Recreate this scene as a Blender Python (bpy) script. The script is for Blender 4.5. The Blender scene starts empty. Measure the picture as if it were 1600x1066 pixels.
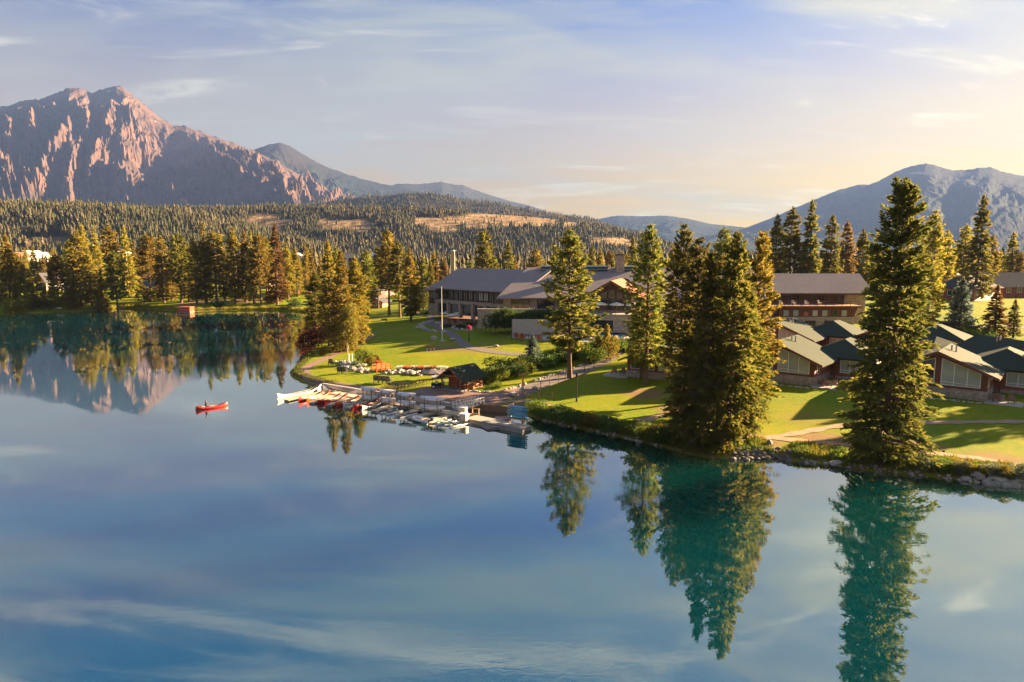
import bpy, bmesh, math, random
import numpy as np
from mathutils import Vector, Matrix, noise as mnoise
random.seed(7); RNG = np.random.default_rng(11)
sc = bpy.context.scene
COL = sc.collection
R = math.radians

# ---------------------------------------------------------------- camera
FPX, CX, CY = 1080.0, 800.0, 533.0          # focal length and centre in pixels of the 1600 px wide photograph
CAMH, PITCH = 22.0, math.atan(137/1080.0)
cam_d = bpy.data.cameras.new('camera'); cam = bpy.data.objects.new('camera', cam_d); COL.objects.link(cam)
cam_d.sensor_width = 36; cam_d.lens = 36*FPX/1600; cam_d.clip_start = 0.5; cam_d.clip_end = 60000
cam.location = (0, 0, CAMH); cam.rotation_euler = (math.pi/2-PITCH, 0, 0)
sc.camera = cam

# ---------------------------------------------------------------- world
SUN_AZ, SUN_EL = R(68), R(16)               # azimuth from +Y towards +X
w = bpy.data.worlds.new('World'); sc.world = w; w.use_nodes = True
nt = w.node_tree; nt.nodes.clear()
def N(nt, typ, **kw):
    n = nt.nodes.new(typ)
    for k, v in kw.items():
        if k.startswith('i_'):
            key = k[2:]; n.inputs[int(key) if key.isdigit() else key].default_value = v
        else: setattr(n, k, v)
    return n
def L(nt, a, b): nt.links.new(a, b)
def mathn(nt, op, a, b=None, c=None, clamp=False):
    n = nt.nodes.new('ShaderNodeMath'); n.operation = op; n.use_clamp = clamp
    for i, v in enumerate((a, b, c)):
        if v is None: continue
        if isinstance(v, (int, float)): n.inputs[i].default_value = v
        else: nt.links.new(v, n.inputs[i])
    return n.outputs[0]
def mixc(nt, f, a, b, blend='MIX'):
    n = nt.nodes.new('ShaderNodeMix'); n.data_type = 'RGBA'; n.blend_type = blend
    for s, v in ((n.inputs[0], f), (n.inputs[6], a), (n.inputs[7], b)):
        if isinstance(v, (int, float)): s.default_value = v
        elif isinstance(v, tuple): s.default_value = v if len(v) == 4 else (*v, 1)
        else: nt.links.new(v, s)
    return n.outputs[2]
def ramp(nt, f, stops, interp='LINEAR'):
    n = nt.nodes.new('ShaderNodeValToRGB'); n.color_ramp.interpolation = interp
    e = n.color_ramp.elements
    while len(e) < len(stops): e.new(0.5)
    for k, (p, c) in enumerate(stops):
        e[k].position = p
        e[k].color = (c, c, c, 1) if isinstance(c, (int, float)) else (*c, 1)
    nt.links.new(f, n.inputs[0]); return n.outputs[0]
sky = N(nt, 'ShaderNodeTexSky', sky_type='NISHITA', sun_disc=False, sun_elevation=SUN_EL, sun_rotation=SUN_AZ,
        altitude=1000.0, air_density=1.0, dust_density=0.6, ozone_density=3.0)
tc = N(nt, 'ShaderNodeTexCoord')
sep = N(nt, 'ShaderNodeSeparateXYZ'); L(nt, tc.outputs['Generated'], sep.inputs[0])
zup = mathn(nt, 'MAXIMUM', sep.outputs['Z'], 0.0)
# thin smoke layer of the valley: warm near the horizon, thinning with height, brighter towards the sun
zq = mathn(nt, 'DIVIDE', zup, 0.235)
hz = mathn(nt, 'EXPONENT', mathn(nt, 'MULTIPLY', mathn(nt, 'MULTIPLY', zq, zq), -1.0))
sd = (math.sin(SUN_AZ)*math.cos(SUN_EL), math.cos(SUN_AZ)*math.cos(SUN_EL), math.sin(SUN_EL))
dot = N(nt, 'ShaderNodeVectorMath', operation='DOT_PRODUCT'); L(nt, tc.outputs['Generated'], dot.inputs[0]); dot.inputs[1].default_value = sd
cosn = mathn(nt, 'MAXIMUM', dot.outputs['Value'], 0.0)
glow = mathn(nt, 'POWER', cosn, 3.2)
hazec = mixc(nt, glow, (1.40, 0.79, 0.07), (5.2, 3.2, 0.14))
blue = mixc(nt, 1.0, sky.outputs[0], (0.020, 0.160, 0.262), 'MULTIPLY')
col = mixc(nt, mathn(nt, 'MULTIPLY', hz, 0.92), blue, hazec)
# cirrus: noise over a plane high above the valley
dz = mathn(nt, 'ADD', zup, 0.16)
px_ = mathn(nt, 'DIVIDE', sep.outputs['X'], dz); py_ = mathn(nt, 'DIVIDE', sep.outputs['Y'], dz)
cmb = N(nt, 'ShaderNodeCombineXYZ'); L(nt, px_, cmb.inputs[0]); L(nt, py_, cmb.inputs[1])
def cloud_layer(rot, scale, loc, ns, rough, dist, lo, hi):
    mp = N(nt, 'ShaderNodeMapping'); L(nt, cmb.outputs[0], mp.inputs[0])
    mp.inputs['Rotation'].default_value = (0, 0, R(rot)); mp.inputs['Scale'].default_value = scale; mp.inputs['Location'].default_value = loc
    n = N(nt, 'ShaderNodeTexNoise', i_Scale=ns, i_Detail=10.0, i_Roughness=rough, i_Distortion=dist); L(nt, mp.outputs[0], n.inputs['Vector'])
    return ramp(nt, n.outputs[0], [(lo, 0.0), (hi, 1.0)], 'EASE')
c1 = cloud_layer(28, (0.55, 1.05, 1), (3.7, 1.3, 0), 0.85, 0.56, 0.7, 0.44, 0.62)
c2 = cloud_layer(40, (0.60, 1.9, 1), (9.1, 4.2, 0), 1.5, 0.62, 0.9, 0.44, 0.66)
c3 = cloud_layer(24, (0.60, 1.7, 1), (2.4, 7.7, 0), 1.5, 0.64, 1.4, 0.53, 0.70)
cf = mathn(nt, 'ADD', mathn(nt, 'MULTIPLY', c1, 0.50), mathn(nt, 'MULTIPLY', c2, 0.30), clamp=True)
cloudc = mixc(nt, glow, (0.80, 0.83, 0.70), (2.6, 2.2, 1.2))
col = mixc(nt, cf, col, cloudc)
cb = mixc(nt, glow, (1.40, 1.34, 1.08), (4.0, 3.5, 2.2))
col = mixc(nt, mathn(nt, 'MULTIPLY', c3, 0.62), col, cb)
bg = N(nt, 'ShaderNodeBackground', i_Strength=0.05); L(nt, col, bg.inputs[0])
wo = N(nt, 'ShaderNodeOutputWorld'); L(nt, bg.outputs[0], wo.inputs[0])

# ---------------------------------------------------------------- sun, exposure
sd_ = bpy.data.lights.new('sun', 'SUN'); so = bpy.data.objects.new('sun', sd_); COL.objects.link(so)
sd_.energy = 3.6; sd_.angle = R(0.5); sd_.color = (1.0, 0.70, 0.38)
so.rotation_euler = Vector(sd).to_track_quat('Z', 'Y').to_euler(); so.location = (200, 60, 120)
sc.view_settings.view_transform = 'Standard'; sc.view_settings.look = 'None'
sc.view_settings.exposure = 3.9; sc.view_settings.gamma = 1.0; sc.view_settings.use_curve_mapping = False
sc.render.engine = 'CYCLES'
cy = sc.cycles
cy.use_denoising = True; cy.denoiser = 'OPENIMAGEDENOISE'
cy.max_bounces = 6; cy.diffuse_bounces = 3; cy.glossy_bounces = 3; cy.transmission_bounces = 3; cy.transparent_max_bounces = 6; cy.volume_bounces = 0
cy.sample_clamp_indirect = 4.0; cy.caustics_reflective = False; cy.caustics_refractive = False

# ---------------------------------------------------------------- helpers
def ray(px, py):
    """direction of the view ray through a photograph pixel, with y component 1"""
    a, b = (px-CX)/FPX, (CY-py)/FPX
    d = (a, math.cos(PITCH)+b*math.sin(PITCH), -math.sin(PITCH)+b*math.cos(PITCH))
    return d[0]/d[1], d[2]/d[1]
def U(px, py, Y):                            # world point at depth Y
    rx, rz = ray(px, py); return Vector((rx*Y, Y, CAMH+rz*Y))
def UZ(px, py, z):                           # world point at height z
    rx, rz = ray(px, py); Y = (z-CAMH)/rz; return Vector((rx*Y, Y, z))
MATS = {}
def newmat(name):
    m = bpy.data.materials.new(name); m.use_nodes = True; t = m.node_tree
    MATS[name] = m; return m, t, t.nodes['Principled BSDF']
def bumpn(t, h, strength, dist=0.05):
    b = N(t, 'ShaderNodeBump', i_Strength=strength, i_Distance=dist); L(t, h, b.inputs['Height']); return b.outputs[0]
def mat(name, c1, c2=None, scale=4.0, rough=0.7, bump=0.0, stretch=(1, 1, 1), metal=0.0, detail=5.0, spec=0.3, rnd=0.0):
    """two-tone noise material in object space; rnd varies the brightness from object to object"""
    m, t, b = newmat(name)
    c2 = c2 or tuple(x*0.8 for x in c1)
    co = N(t, 'ShaderNodeTexCoord'); mp = N(t, 'ShaderNodeMapping'); mp.inputs['Scale'].default_value = stretch
    L(t, co.outputs['Object'], mp.inputs[0])
    n = N(t, 'ShaderNodeTexNoise', i_Scale=scale, i_Detail=detail, i_Roughness=0.6); L(t, mp.outputs[0], n.inputs['Vector'])
    f = ramp(t, n.outputs[0], [(0.35, 0.0), (0.65, 1.0)])
    c = mixc(t, f, (*c1, 1), (*c2, 1))
    if rnd:
        oi = N(t, 'ShaderNodeObjectInfo'); hs = N(t, 'ShaderNodeHueSaturation')
        L(t, mathn(t, 'ADD', mathn(t, 'MULTIPLY', oi.outputs['Random'], 2*rnd), 1-rnd), hs.inputs['Value']); L(t, c, hs.inputs['Color']); c = hs.outputs[0]
    L(t, c, b.inputs['Base Color']); b.inputs['Roughness'].default_value = rough; b.inputs['Metallic'].default_value = metal
    b.inputs['Specular IOR Level'].default_value = spec
    if bump: L(t, bumpn(t, n.outputs[0], bump), b.inputs['Normal'])
    return m
def meshobj(name, v, f, m=None, parent=None, smooth=False):
    me = bpy.data.meshes.new(name); me.from_pydata([tuple(p) for p in v], [], f); me.update()
    if smooth: me.polygons.foreach_set('use_smooth', [True]*len(me.polygons))
    o = bpy.data.objects.new(name, me); COL.objects.link(o)
    if m is not None: me.materials.append(MATS[m] if isinstance(m, str) else m)
    if parent is not None: o.parent = parent
    return o
def npmesh(name, v, faces, m=None, parent=None, smooth=False, attr=None):
    """faces: int array (n,3) or (n,4)"""
    me = bpy.data.meshes.new(name); v = np.ascontiguousarray(v, np.float32); faces = np.ascontiguousarray(faces, np.int32)
    n, k = faces.shape
    me.vertices.add(len(v)); me.vertices.foreach_set('co', v.ravel())
    me.loops.add(n*k); me.loops.foreach_set('vertex_index', faces.ravel())
    me.polygons.add(n); me.polygons.foreach_set('loop_start', np.arange(0, n*k, k, dtype=np.int32))
    try: me.polygons.foreach_set('loop_total', np.full(n, k, np.int32))
    except Exception: pass
    if attr:
        for an, av in attr.items():
            at = me.attributes.new(an, 'FLOAT', 'POINT'); at.data.foreach_set('value', np.ascontiguousarray(av, np.float32))
    me.update(calc_edges=True)
    me.polygons.foreach_set('use_smooth', np.full(n, smooth, bool))
    o = bpy.data.objects.new(name, me); COL.objects.link(o)
    if m is not None: me.materials.append(MATS[m] if isinstance(m, str) else m)
    if parent is not None: o.parent = parent
    return o
def tag(o, label=None, cat=None, group=None, kind=None):
    for k, v in (('label', label), ('category', cat), ('group', group), ('kind', kind)):
        if v: o[k] = v
    return o
def empty(name, loc=(0, 0, 0), rz=0.0, label=None, cat=None, group=None):
    o = bpy.data.objects.new(name, None); COL.objects.link(o); o.location = loc; o.rotation_euler = (0, 0, rz)
    o.empty_display_size = 0.3
    return tag(o, label, cat, group)
def copy_tree(o, parent=None):
    c = o.copy(); COL.objects.link(c); c.parent = parent
    for ch in list(o.children): copy_tree(ch, c)
    return c
class MB:
    """collects simple shapes into one mesh"""
    def __init__(s): s.v = []; s.f = []
    def add(s, v, f):
        n = len(s.v); s.v += [Vector(p) for p in v]; s.f += [tuple(i+n for i in q) for q in f]; return s
    def box(s, c, d, rz=0.0, M=None):
        x, y, z = (q/2 for q in d); c = Vector(c)
        M = M or Matrix.Rotation(rz, 3, 'Z')
        return s.add([c+M@Vector(p) for p in ((-x,-y,-z),(x,-y,-z),(x,y,-z),(-x,y,-z),(-x,-y,z),(x,-y,z),(x,y,z),(-x,y,z))],
                     [(0,3,2,1),(4,5,6,7),(0,1,5,4),(1,2,6,5),(2,3,7,6),(3,0,4,7)])
    def tube(s, a, b, r0, r1=None, n=8, cap=True):
        a, b = Vector(a), Vector(b); r1 = r0 if r1 is None else r1
        q = (b-a).to_track_quat('Z', 'Y'); v = []
        for p, r in ((a, r0), (b, r1)):
            for k in range(n):
                t = 2*math.pi*k/n; v.append(p+q@Vector((r*math.cos(t), r*math.sin(t), 0)))
        f = [(k, (k+1) % n, n+(k+1) % n, n+k) for k in range(n)]
        if cap: f += [tuple(range(n-1, -1, -1)), tuple(range(n, 2*n))]
        return s.add(v, f)
    def lathe(s, c, prof, n=12):
        c = Vector(c); v = []
        for r, z in prof:
            for k in range(n):
                t = 2*math.pi*k/n; v.append(c+Vector((r*math.cos(t), r*math.sin(t), z)))
        f = []
        for j in range(len(prof)-1):
            for k in range(n): f.append((j*n+k, j*n+(k+1) % n, (j+1)*n+(k+1) % n, (j+1)*n+k))
        f.append(tuple(range(n-1, -1, -1))); m = (len(prof)-1)*n; f.append(tuple(range(m, m+n)))
        return s.add(v, f)
    def prism(s, poly, dvec):
        """closed polygon (3d points) pushed along dvec"""
        n = len(poly); a = [Vector(p) for p in poly]; d = Vector(dvec)
        return s.add(a+[p+d for p in a], [tuple(range(n-1, -1, -1)), tuple(range(n, 2*n))]+[(k, (k+1) % n, n+(k+1) % n, n+k) for k in range(n)])
    def build(s, name, m, parent=None, smooth=False): return meshobj(name, s.v, s.f, m, parent, smooth)
def boulder_mesh(name, seed, sub=2):
    bm = bmesh.new(); bmesh.ops.create_icosphere(bm, subdivisions=sub, radius=0.5)
    for v in bm.verts:
        p = v.co.copy(); k = 1+0.45*mnoise.noise(p*1.7+Vector((seed*3.1, 0, 0)))+0.18*mnoise.noise(p*4+Vector((0, seed*2.3, 0)))
        v.co = Vector((p.x*k, p.y*k, p.z*k*0.75))
    me = bpy.data.meshes.new(name); bm.to_mesh(me); bm.free(); return me
# ================================================================ terrain
SHORE_PX = [(-900, 520), (-400, 503), (-100, 493), (0, 491), (40, 489.5), (90, 488), (130, 487), (160, 484), (185, 481.5), (230, 483), (270, 486), (300, 487),
            (345, 485.5), (400, 484.5), (440, 485), (476, 488), (505, 494), (500, 505), (487, 518), (470, 530), (468, 545), (473, 556), (476, 562), (462, 572), (453, 582),
            (456, 589), (472, 596), (490, 601), (515, 606), (560, 613), (610, 619), (660, 627), (700, 634), (735, 639), (760, 641), (795, 643), (822, 648),
            (850, 658), (900, 669), (950, 679), (1000, 690), (1040, 700), (1070, 709), (1110, 716), (1150, 717), (1180, 715), (1215, 716), (1240, 721),
            (1280, 725), (1320, 730), (1360, 737), (1410, 741), (1460, 746), (1520, 752), (1560, 757), (1600, 762), (1700, 776), (1900, 806), (2300, 860)]
SHORE = np.array([UZ(x, y, 0.0)[:2] for x, y in SHORE_PX])
LAND = np.vstack([SHORE, [[400, 20], [30000, -500], [30000, 30000], [-30000, 30000], [-30000, 400]]])
def seg_dist(P, poly):
    best = np.full(len(P), 1e18)
    for a, b in zip(poly[:-1], poly[1:]):
        d = b-a; t = np.clip(((P-a)@d)/(d@d), 0, 1); q = P-(a+t[:, None]*d)
        best = np.minimum(best, (q*q).sum(1))
    return np.sqrt(best)
def inside(P, poly):
    ins = np.zeros(len(P), bool); x, y = P[:, 0], P[:, 1]
    for (x0, y0), (x1, y1) in zip(poly, np.roll(poly, -1, 0)):
        c = ((y0 > y) != (y1 > y)) & (x < (x1-x0)*(y-y0)/(y1-y0+1e-12)+x0)
        ins ^= c
    return ins
def vnoise(x, y, seed=0):                    # cheap smooth noise from sines
    s = seed*1.7
    return (np.sin(x*1.0+s)+np.sin(y*1.13-x*0.37+2.1*s)+np.sin((x+y)*0.71+4*s)+np.sin(x*1.9-y*1.6+s*3))/4
EYS = [0, 60, 95, 130, 160, 190, 260, 400, 900, 2500, 20000]; EZS = [1.0, 1.4, 2.0, 3.0, 4.3, 5.6, 6.6, 8.0, 9.0, 12.0, 12.0]
def signed(P): d = seg_dist(P, SHORE); return np.where(inside(P, LAND), d, -d)
def height(P):
    P = np.asarray(P, float).reshape(-1, 2); s = signed(P)
    e = np.interp(P[:, 1], EYS, EZS)
    bank = 0.55*np.clip(s/0.9, 0, 1)+0.035*np.clip(s, 0, None)+0.02*np.clip(s-12, 0, None)
    z = np.minimum(e, bank) + np.clip(s/20, 0, 1)*0.25*vnoise(P[:, 0]*0.06, P[:, 1]*0.06, 1)
    far = np.clip((P[:, 1]-250)/300, 0, 1); z = z+far*1.2*vnoise(P[:, 0]*0.012, P[:, 1]*0.012, 2)
    return np.where(s > 0, z, -np.clip(-s*0.35, 0.05, 4.0))
def hz1(x, y): return float(height([[x, y]])[0])
def G(px, py):
    """point of the ground seen through a photograph pixel"""
    rx, rz = ray(px, py); z = 2.0
    for _ in range(40):
        Y = (z-CAMH)/rz; zn = max(hz1(rx*Y, Y), 0.0)
        if abs(zn-z) < 0.003: break
        z += 0.6*(zn-z)
    Y = (z-CAMH)/rz; return Vector((rx*Y, Y, z))
def gz(x, y): return Vector((x, y, hz1(x, y)))

# ---- ground sheet: polar grid, fine near the lodge grounds, reaching past the horizon
ang = np.linspace(R(-78), R(78), 470)
rad = [44.0]
while rad[-1] < 11000:
    r = rad[-1]; rad.append(r+max(0.55, (r-110)*0.012 if r > 110 else 0, (r-400)*0.06))
rad = np.array(rad); A_, R_ = np.meshgrid(ang, rad, indexing='ij')
GX, GY = (np.sin(A_)*R_).ravel(), (np.cos(A_)*R_).ravel()
GP = np.stack([GX, GY], 1); GS = signed(GP); GZ = height(GP)
na, nr = len(ang), len(rad)
idx = np.arange(na*nr).reshape(na, nr)
quads = np.stack([idx[:-1, :-1].ravel(), idx[:-1, 1:].ravel(), idx[1:, 1:].ravel(), idx[1:, :-1].ravel()], 1)
def gauss_blob(px, py, r, k=1.0):
    c = G(px, py); return k*np.exp(-((GX-c.x)**2+(GY-c.y)**2)/(r*r))
dry = np.clip(1-GS/3.2, 0, 1)*(GS > 0)*0.8
for b in [(1110, 690, 5), (1180, 690, 4), (1060, 640, 3.5), (1290, 688, 4), (1260, 655, 7, .5), (1010, 615, 4), (700, 545, 7, .8), (745, 545, 8, .7), (640, 540, 8, .4),
          (1240, 630, 6, .4), (820, 630, 4, .7), (1420, 700, 5), (1560, 720, 5, .8), (330, 470, 9), (380, 470, 10), (440, 462, 10, .5), (300, 474, 8)]:
    dry = np.maximum(dry, gauss_blob(*b))
woods = np.clip((GY-235)/60, 0, 1)*np.where(GX < -45, np.clip((GY-330)/60, 0, 1), 1)*np.where(GX > 120, np.clip((GY-300)/60, 0, 1), 1)

m, t, b = newmat('grass')
geo = N(t, 'ShaderNodeNewGeometry')
nA = N(t, 'ShaderNodeTexNoise', i_Scale=0.09, i_Detail=6.0, i_Roughness=0.6); L(t, geo.outputs['Position'], nA.inputs['Vector'])
nB = N(t, 'ShaderNodeTexNoise', i_Scale=1.3, i_Detail=8.0, i_Roughness=0.75); L(t, geo.outputs['Position'], nB.inputs['Vector'])
nC = N(t, 'ShaderNodeTexNoise', i_Scale=9.0, i_Detail=6.0, i_Roughness=0.8); L(t, geo.outputs['Position'], nC.inputs['Vector'])
aD = N(t, 'ShaderNodeAttribute', attribute_name='dry'); aW = N(t, 'ShaderNodeAttribute', attribute_name='woods')
g = mixc(t, ramp(t, nA.outputs[0], [(0.42, 0.0), (0.66, 1.0)]), (0.085, 0.180, 0.006, 1), (0.200, 0.215, 0.008, 1))
g = mixc(t, ramp(t, nB.outputs[0], [(0.35, 0.0), (0.75, 1.0)]), g, (0.280, 0.240, 0.011, 1))
dm = mathn(t, 'ADD', aD.outputs['Fac'], mathn(t, 'MULTIPLY', mathn(t, 'SUBTRACT', nB.outputs[0], 0.5), 0.9))
g = mixc(t, ramp(t, dm, [(0.35, 0.0), (0.75, 1.0)]), g, (0.23, 0.15, 0.065, 1))
wm = mathn(t, 'ADD', aW.outputs['Fac'], mathn(t, 'MULTIPLY', mathn(t, 'SUBTRACT', nA.outputs[0], 0.5), 0.6))
g = mixc(t, ramp(t, wm, [(0.35, 0.0), (0.7, 1.0)]), g, mixc(t, nB.outputs[0], (0.05, 0.06, 0.02, 1), (0.11, 0.08, 0.04, 1)))
hs = N(t, 'ShaderNodeHueSaturation'); L(t, g, hs.inputs['Color'])
L(t, mathn(t, 'ADD', mathn(t, 'MULTIPLY', nC.outputs[0], 0.9), 0.55), hs.inputs['Value'])
L(t, hs.outputs[0], b.inputs['Base Color']); b.inputs['Roughness'].default_value = 0.9; b.inputs['Specular IOR Level'].default_value = 0.1
L(t, bumpn(t, nC.outputs[0], 0.8, 0.10), b.inputs['Normal'])
ground = npmesh('ground', np.stack([GX, GY, GZ], 1), quads, 'grass', smooth=True, attr={'dry': dry, 'woods': woods})
tag(ground, 'mown green and golden lawn running from the lake shore back into the valley', kind='structure')

# ---- lake
m, t, b = newmat('lake_water')
t.nodes.remove(b); out = t.nodes['Material Output']
geo = N(t, 'ShaderNodeNewGeometry'); aS = N(t, 'ShaderNodeAttribute', attribute_name='depth')
mp = N(t, 'ShaderNodeMapping'); mp.inputs['Scale'].default_value = (0.55, 1.25, 1); mp.inputs['Rotation'].default_value = (0, 0, R(12)); L(t, geo.outputs['Position'], mp.inputs[0])
r1 = N(t, 'ShaderNodeTexNoise', i_Scale=1.5, i_Detail=3.0, i_Roughness=0.6, i_Distortion=0.5); L(t, mp.outputs[0], r1.inputs['Vector'])
r2 = N(t, 'ShaderNodeTexNoise', i_Scale=0.045, i_Detail=3.0); L(t, geo.outputs['Position'], r2.inputs['Vector'])
rs = ramp(t, r2.outputs[0], [(0.42, 0.10), (0.60, 1.0)])
bn = N(t, 'ShaderNodeBump', i_Distance=0.009); L(t, r1.outputs[0], bn.inputs['Height']); L(t, mathn(t, 'MULTIPLY', rs, 0.45), bn.inputs['Strength'])
body = N(t, 'ShaderNodeBsdfPrincipled', subsurface_method='BURLEY'); body.inputs['Subsurface Weight'].default_value = 1.0; body.inputs['Subsurface Radius'].default_value = (1, 1, 1); body.inputs['Subsurface Scale'].default_value = 25.0; body.inputs['Specular IOR Level'].default_value = 0.0; body.inputs['Roughness'].default_value = 1.0
L(t, ramp(t, aS.outputs['Fac'], [(0.0, (0.022, 0.035, 0.012)), (0.06, (0.002, 0.046, 0.042)), (0.30, (0.001, 0.040, 0.046)), (0.75, (0.0003, 0.036, 0.058))]), body.inputs['Base Color'])
gl = N(t, 'ShaderNodeBsdfGlossy', i_Roughness=0.015); gl.inputs['Color'].default_value = (0.97, 0.98, 1, 1); L(t, bn.outputs[0], gl.inputs['Normal'])
fr = N(t, 'ShaderNodeFresnel', i_IOR=2.3); L(t, bn.outputs[0], fr.inputs['Normal'])
mx = N(t, 'ShaderNodeMixShader'); L(t, mathn(t, 'POWER', fr.outputs[0], 0.58), mx.inputs[0]); L(t, body.outputs[0], mx.inputs[1]); L(t, gl.outputs[0], mx.inputs[2]); L(t, mx.outputs[0], out.inputs[0])
wx = np.linspace(-700, 260, 161); wy = np.linspace(-260, 420, 137); WX, WY = np.meshgrid(wx, wy, indexing='ij')
wp = np.stack([WX.ravel(), WY.ravel()], 1); wd = np.clip(-signed(wp)/70, 0, 1)
ii = np.arange(wp.shape[0]).reshape(161, 137)
wq = np.stack([ii[:-1, :-1].ravel(), ii[1:, :-1].ravel(), ii[1:, 1:].ravel(), ii[:-1, 1:].ravel()], 1)
lake = npmesh('lake_water', np.c_[wp, np.zeros(len(wp))], wq, 'lake_water', attr={'depth': wd})
tag(lake, 'calm teal lake mirroring the sky and the shore trees', kind='structure')

# ---- mountains
def rockmat(name, rocks, forest, z0, z1, snow=False):
    m, t, b = newmat(name); geo = N(t, 'ShaderNodeNewGeometry'); sp = N(t, 'ShaderNodeSeparateXYZ'); L(t, geo.outputs['Position'], sp.inputs[0])
    n = N(t, 'ShaderNodeTexNoise', i_Scale=0.004, i_Detail=10.0, i_Roughness=0.65); L(t, geo.outputs['Position'], n.inputs['Vector'])
    n2 = N(t, 'ShaderNodeTexNoise', i_Scale=0.02, i_Detail=8.0, i_Roughness=0.7); L(t, geo.outputs['Position'], n2.inputs['Vector'])
    rc = mixc(t, ramp(t, n.outputs[0], [(0.35, 0.0), (0.65, 1.0)]), (*rocks[0], 1), (*rocks[1], 1))
    rc = mixc(t, ramp(t, n2.outputs[0], [(0.5, 0.0), (0.75, 1.0)]), rc, (*rocks[2], 1))
    h = mathn(t, 'ADD', sp.outputs['Z'], mathn(t, 'MULTIPLY', mathn(t, 'SUBTRACT', n.outputs[0], 0.5), (z1-z0)*2.6))
    mr = N(t, 'ShaderNodeMapRange'); mr.inputs[1].default_value = z0; mr.inputs[2].default_value = z1; L(t, h, mr.inputs[0])
    fc = mixc(t, n2.outputs[0], (*forest, 1), tuple(x*1.7 for x in forest)+(1,))
    c = mixc(t, mr.outputs[0], fc, rc)
    if snow:
        n3 = N(t, 'ShaderNodeTexNoise', i_Scale=0.011, i_Detail=3.0); mp = N(t, 'ShaderNodeMapping'); mp.inputs['Scale'].default_value = (1, 1, 0.25)
        L(t, geo.outputs['Position'], mp.inputs[0]); L(t, mp.outputs[0], n3.inputs['Vector'])
        zz = N(t, 'ShaderNodeMapRange'); zz.inputs[1].default_value = 1250; zz.inputs[2].default_value = 1700; L(t, sp.outputs['Z'], zz.inputs[0])
        sf = mathn(t, 'MULTIPLY', ramp(t, n3.outputs[0], [(0.70, 0.0), (0.74, 1.0)]), zz.outputs[0])
        c = mixc(t, sf, c, (0.75, 0.75, 0.78, 1))
    L(t, c, b.inputs['Base Color']); b.inputs['Roughness'].default_value = 0.95; b.inputs['Specular IOR Level'].default_value = 0.05
    L(t, bumpn(t, n2.outputs[0], 0.9, 40.0), b.inputs['Normal'])
def mountain(name, sky_pts, D, base_run, zb, m, label, amp, fx, rows=70, step=3.0, seed=0, power=1.1, back=1100):
    xs = np.arange(sky_pts[0][0], sky_pts[-1][0]+0.1, step)
    ys = np.interp(xs, [p[0] for p in sky_pts], [p[1] for p in sky_pts])
    V, nc = [], len(xs); vs = np.r_[np.linspace(-0.35, 0, 6)[:-1], np.linspace(0, 1, rows)]
    for i, (x, y) in enumerate(zip(xs, ys)):
        rx, rz = ray(x, y)
        Dx = D+D*0.05*math.sin(x*0.011+seed)
        top = CAMH+rz*Dx-zb
        for v in vs:
            if v < 0: V.append((rx*Dx, Dx-v/0.35*back, zb+top*(1+v*2.6))); continue
            run = base_run*v
            env = min(1.0, (v*3.2)**1.3)*(1-v)**0.5 if v < 1 else 0
            wx = x*fx+0.35*mnoise.noise(Vector((x*fx*1.3, v*2.5, seed*1.9))); wv = v*2.6+0.3*mnoise.noise(Vector((x*fx*1.1+9, v*2.1, seed)))
            q = Vector((wx+0.55*wv*math.sin(x*fx*0.9+seed), wv, seed*5.3))
            r1 = mnoise.ridged_multi_fractal(q*1.15, 0.85, 2.15, 8, 1.0, 2.0)-1.0
            q2 = Vector((x*fx*4.3+0.8*wv, v*9.0, seed*2.1)); r2 = mnoise.ridged_multi_fractal(q2, 0.8, 2.2, 5, 1.0, 2.0)-1.0
            z = zb+top*(1-v)**power+env*(amp*r1+amp*0.16*r2)
            jit = 0.0
            if v < 0.004: z += top*0.012*mnoise.fractal(Vector((x*0.12, seed, 0)), 1.0, 2.0, 4)
            V.append((rx*(Dx-run), Dx-run, max(z, zb-60 if v > 0.9 else zb-20)))
    nv = len(vs); ii = np.arange(nc*nv).reshape(nc, nv)
    q = np.stack([ii[:-1, :-1].ravel(), ii[:-1, 1:].ravel(), ii[1:, 1:].ravel(), ii[1:, :-1].ravel()], 1)
    V = np.array(V); V[:, 1] = np.minimum(V[:, 1], 12200); o = npmesh(name, V, q, m, smooth=False); print(name, V.min(0), V.max(0)); return tag(o, label, kind='structure')
rockmat('pyramid_rock', ((0.085, 0.058, 0.052), (0.165, 0.100, 0.074), (0.045, 0.038, 0.043)), (0.024, 0.022, 0.016), 250, 520, snow=True)
rockmat('dome_rock', ((0.026, 0.028, 0.026), (0.040, 0.034, 0.030), (0.020, 0.024, 0.024)), (0.016, 0.024, 0.022), 700, 1200)
rockmat('blue_rock', ((0.045, 0.04, 0.036), (0.06, 0.05, 0.042), (0.03, 0.03, 0.027)), (0.020, 0.03, 0.024), 500, 1400)
PYR = [(-330, 262), (-220, 222), (-120, 190), (-60, 178), (0, 168), (18, 164), (28, 160), (42, 156), (60, 156), (75, 150), (92, 144), (108, 138), (125, 137), (136, 141), (144, 147), (152, 142), (168, 137),
       (182, 134), (193, 137), (210, 150), (230, 167), (250, 184), (270, 196), (290, 198), (305, 203), (330, 212), (360, 222), (392, 234), (430, 252), (480, 280), (540, 315), (600, 345)]
mountain('pyramid_mountain', PYR, 7600, 3600, 12, 'pyramid_rock', 'rugged reddish rocky mountain with two summits above the left forest', 310, 0.0135, rows=150, step=1.7, seed=12)
DOME = [(330, 262), (370, 244), (395, 235), (415, 227), (437, 223), (448, 226), (460, 233), (480, 245), (505, 259), (535, 270), (570, 281), (600, 288), (640, 296), (700, 312), (800, 345)]
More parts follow.
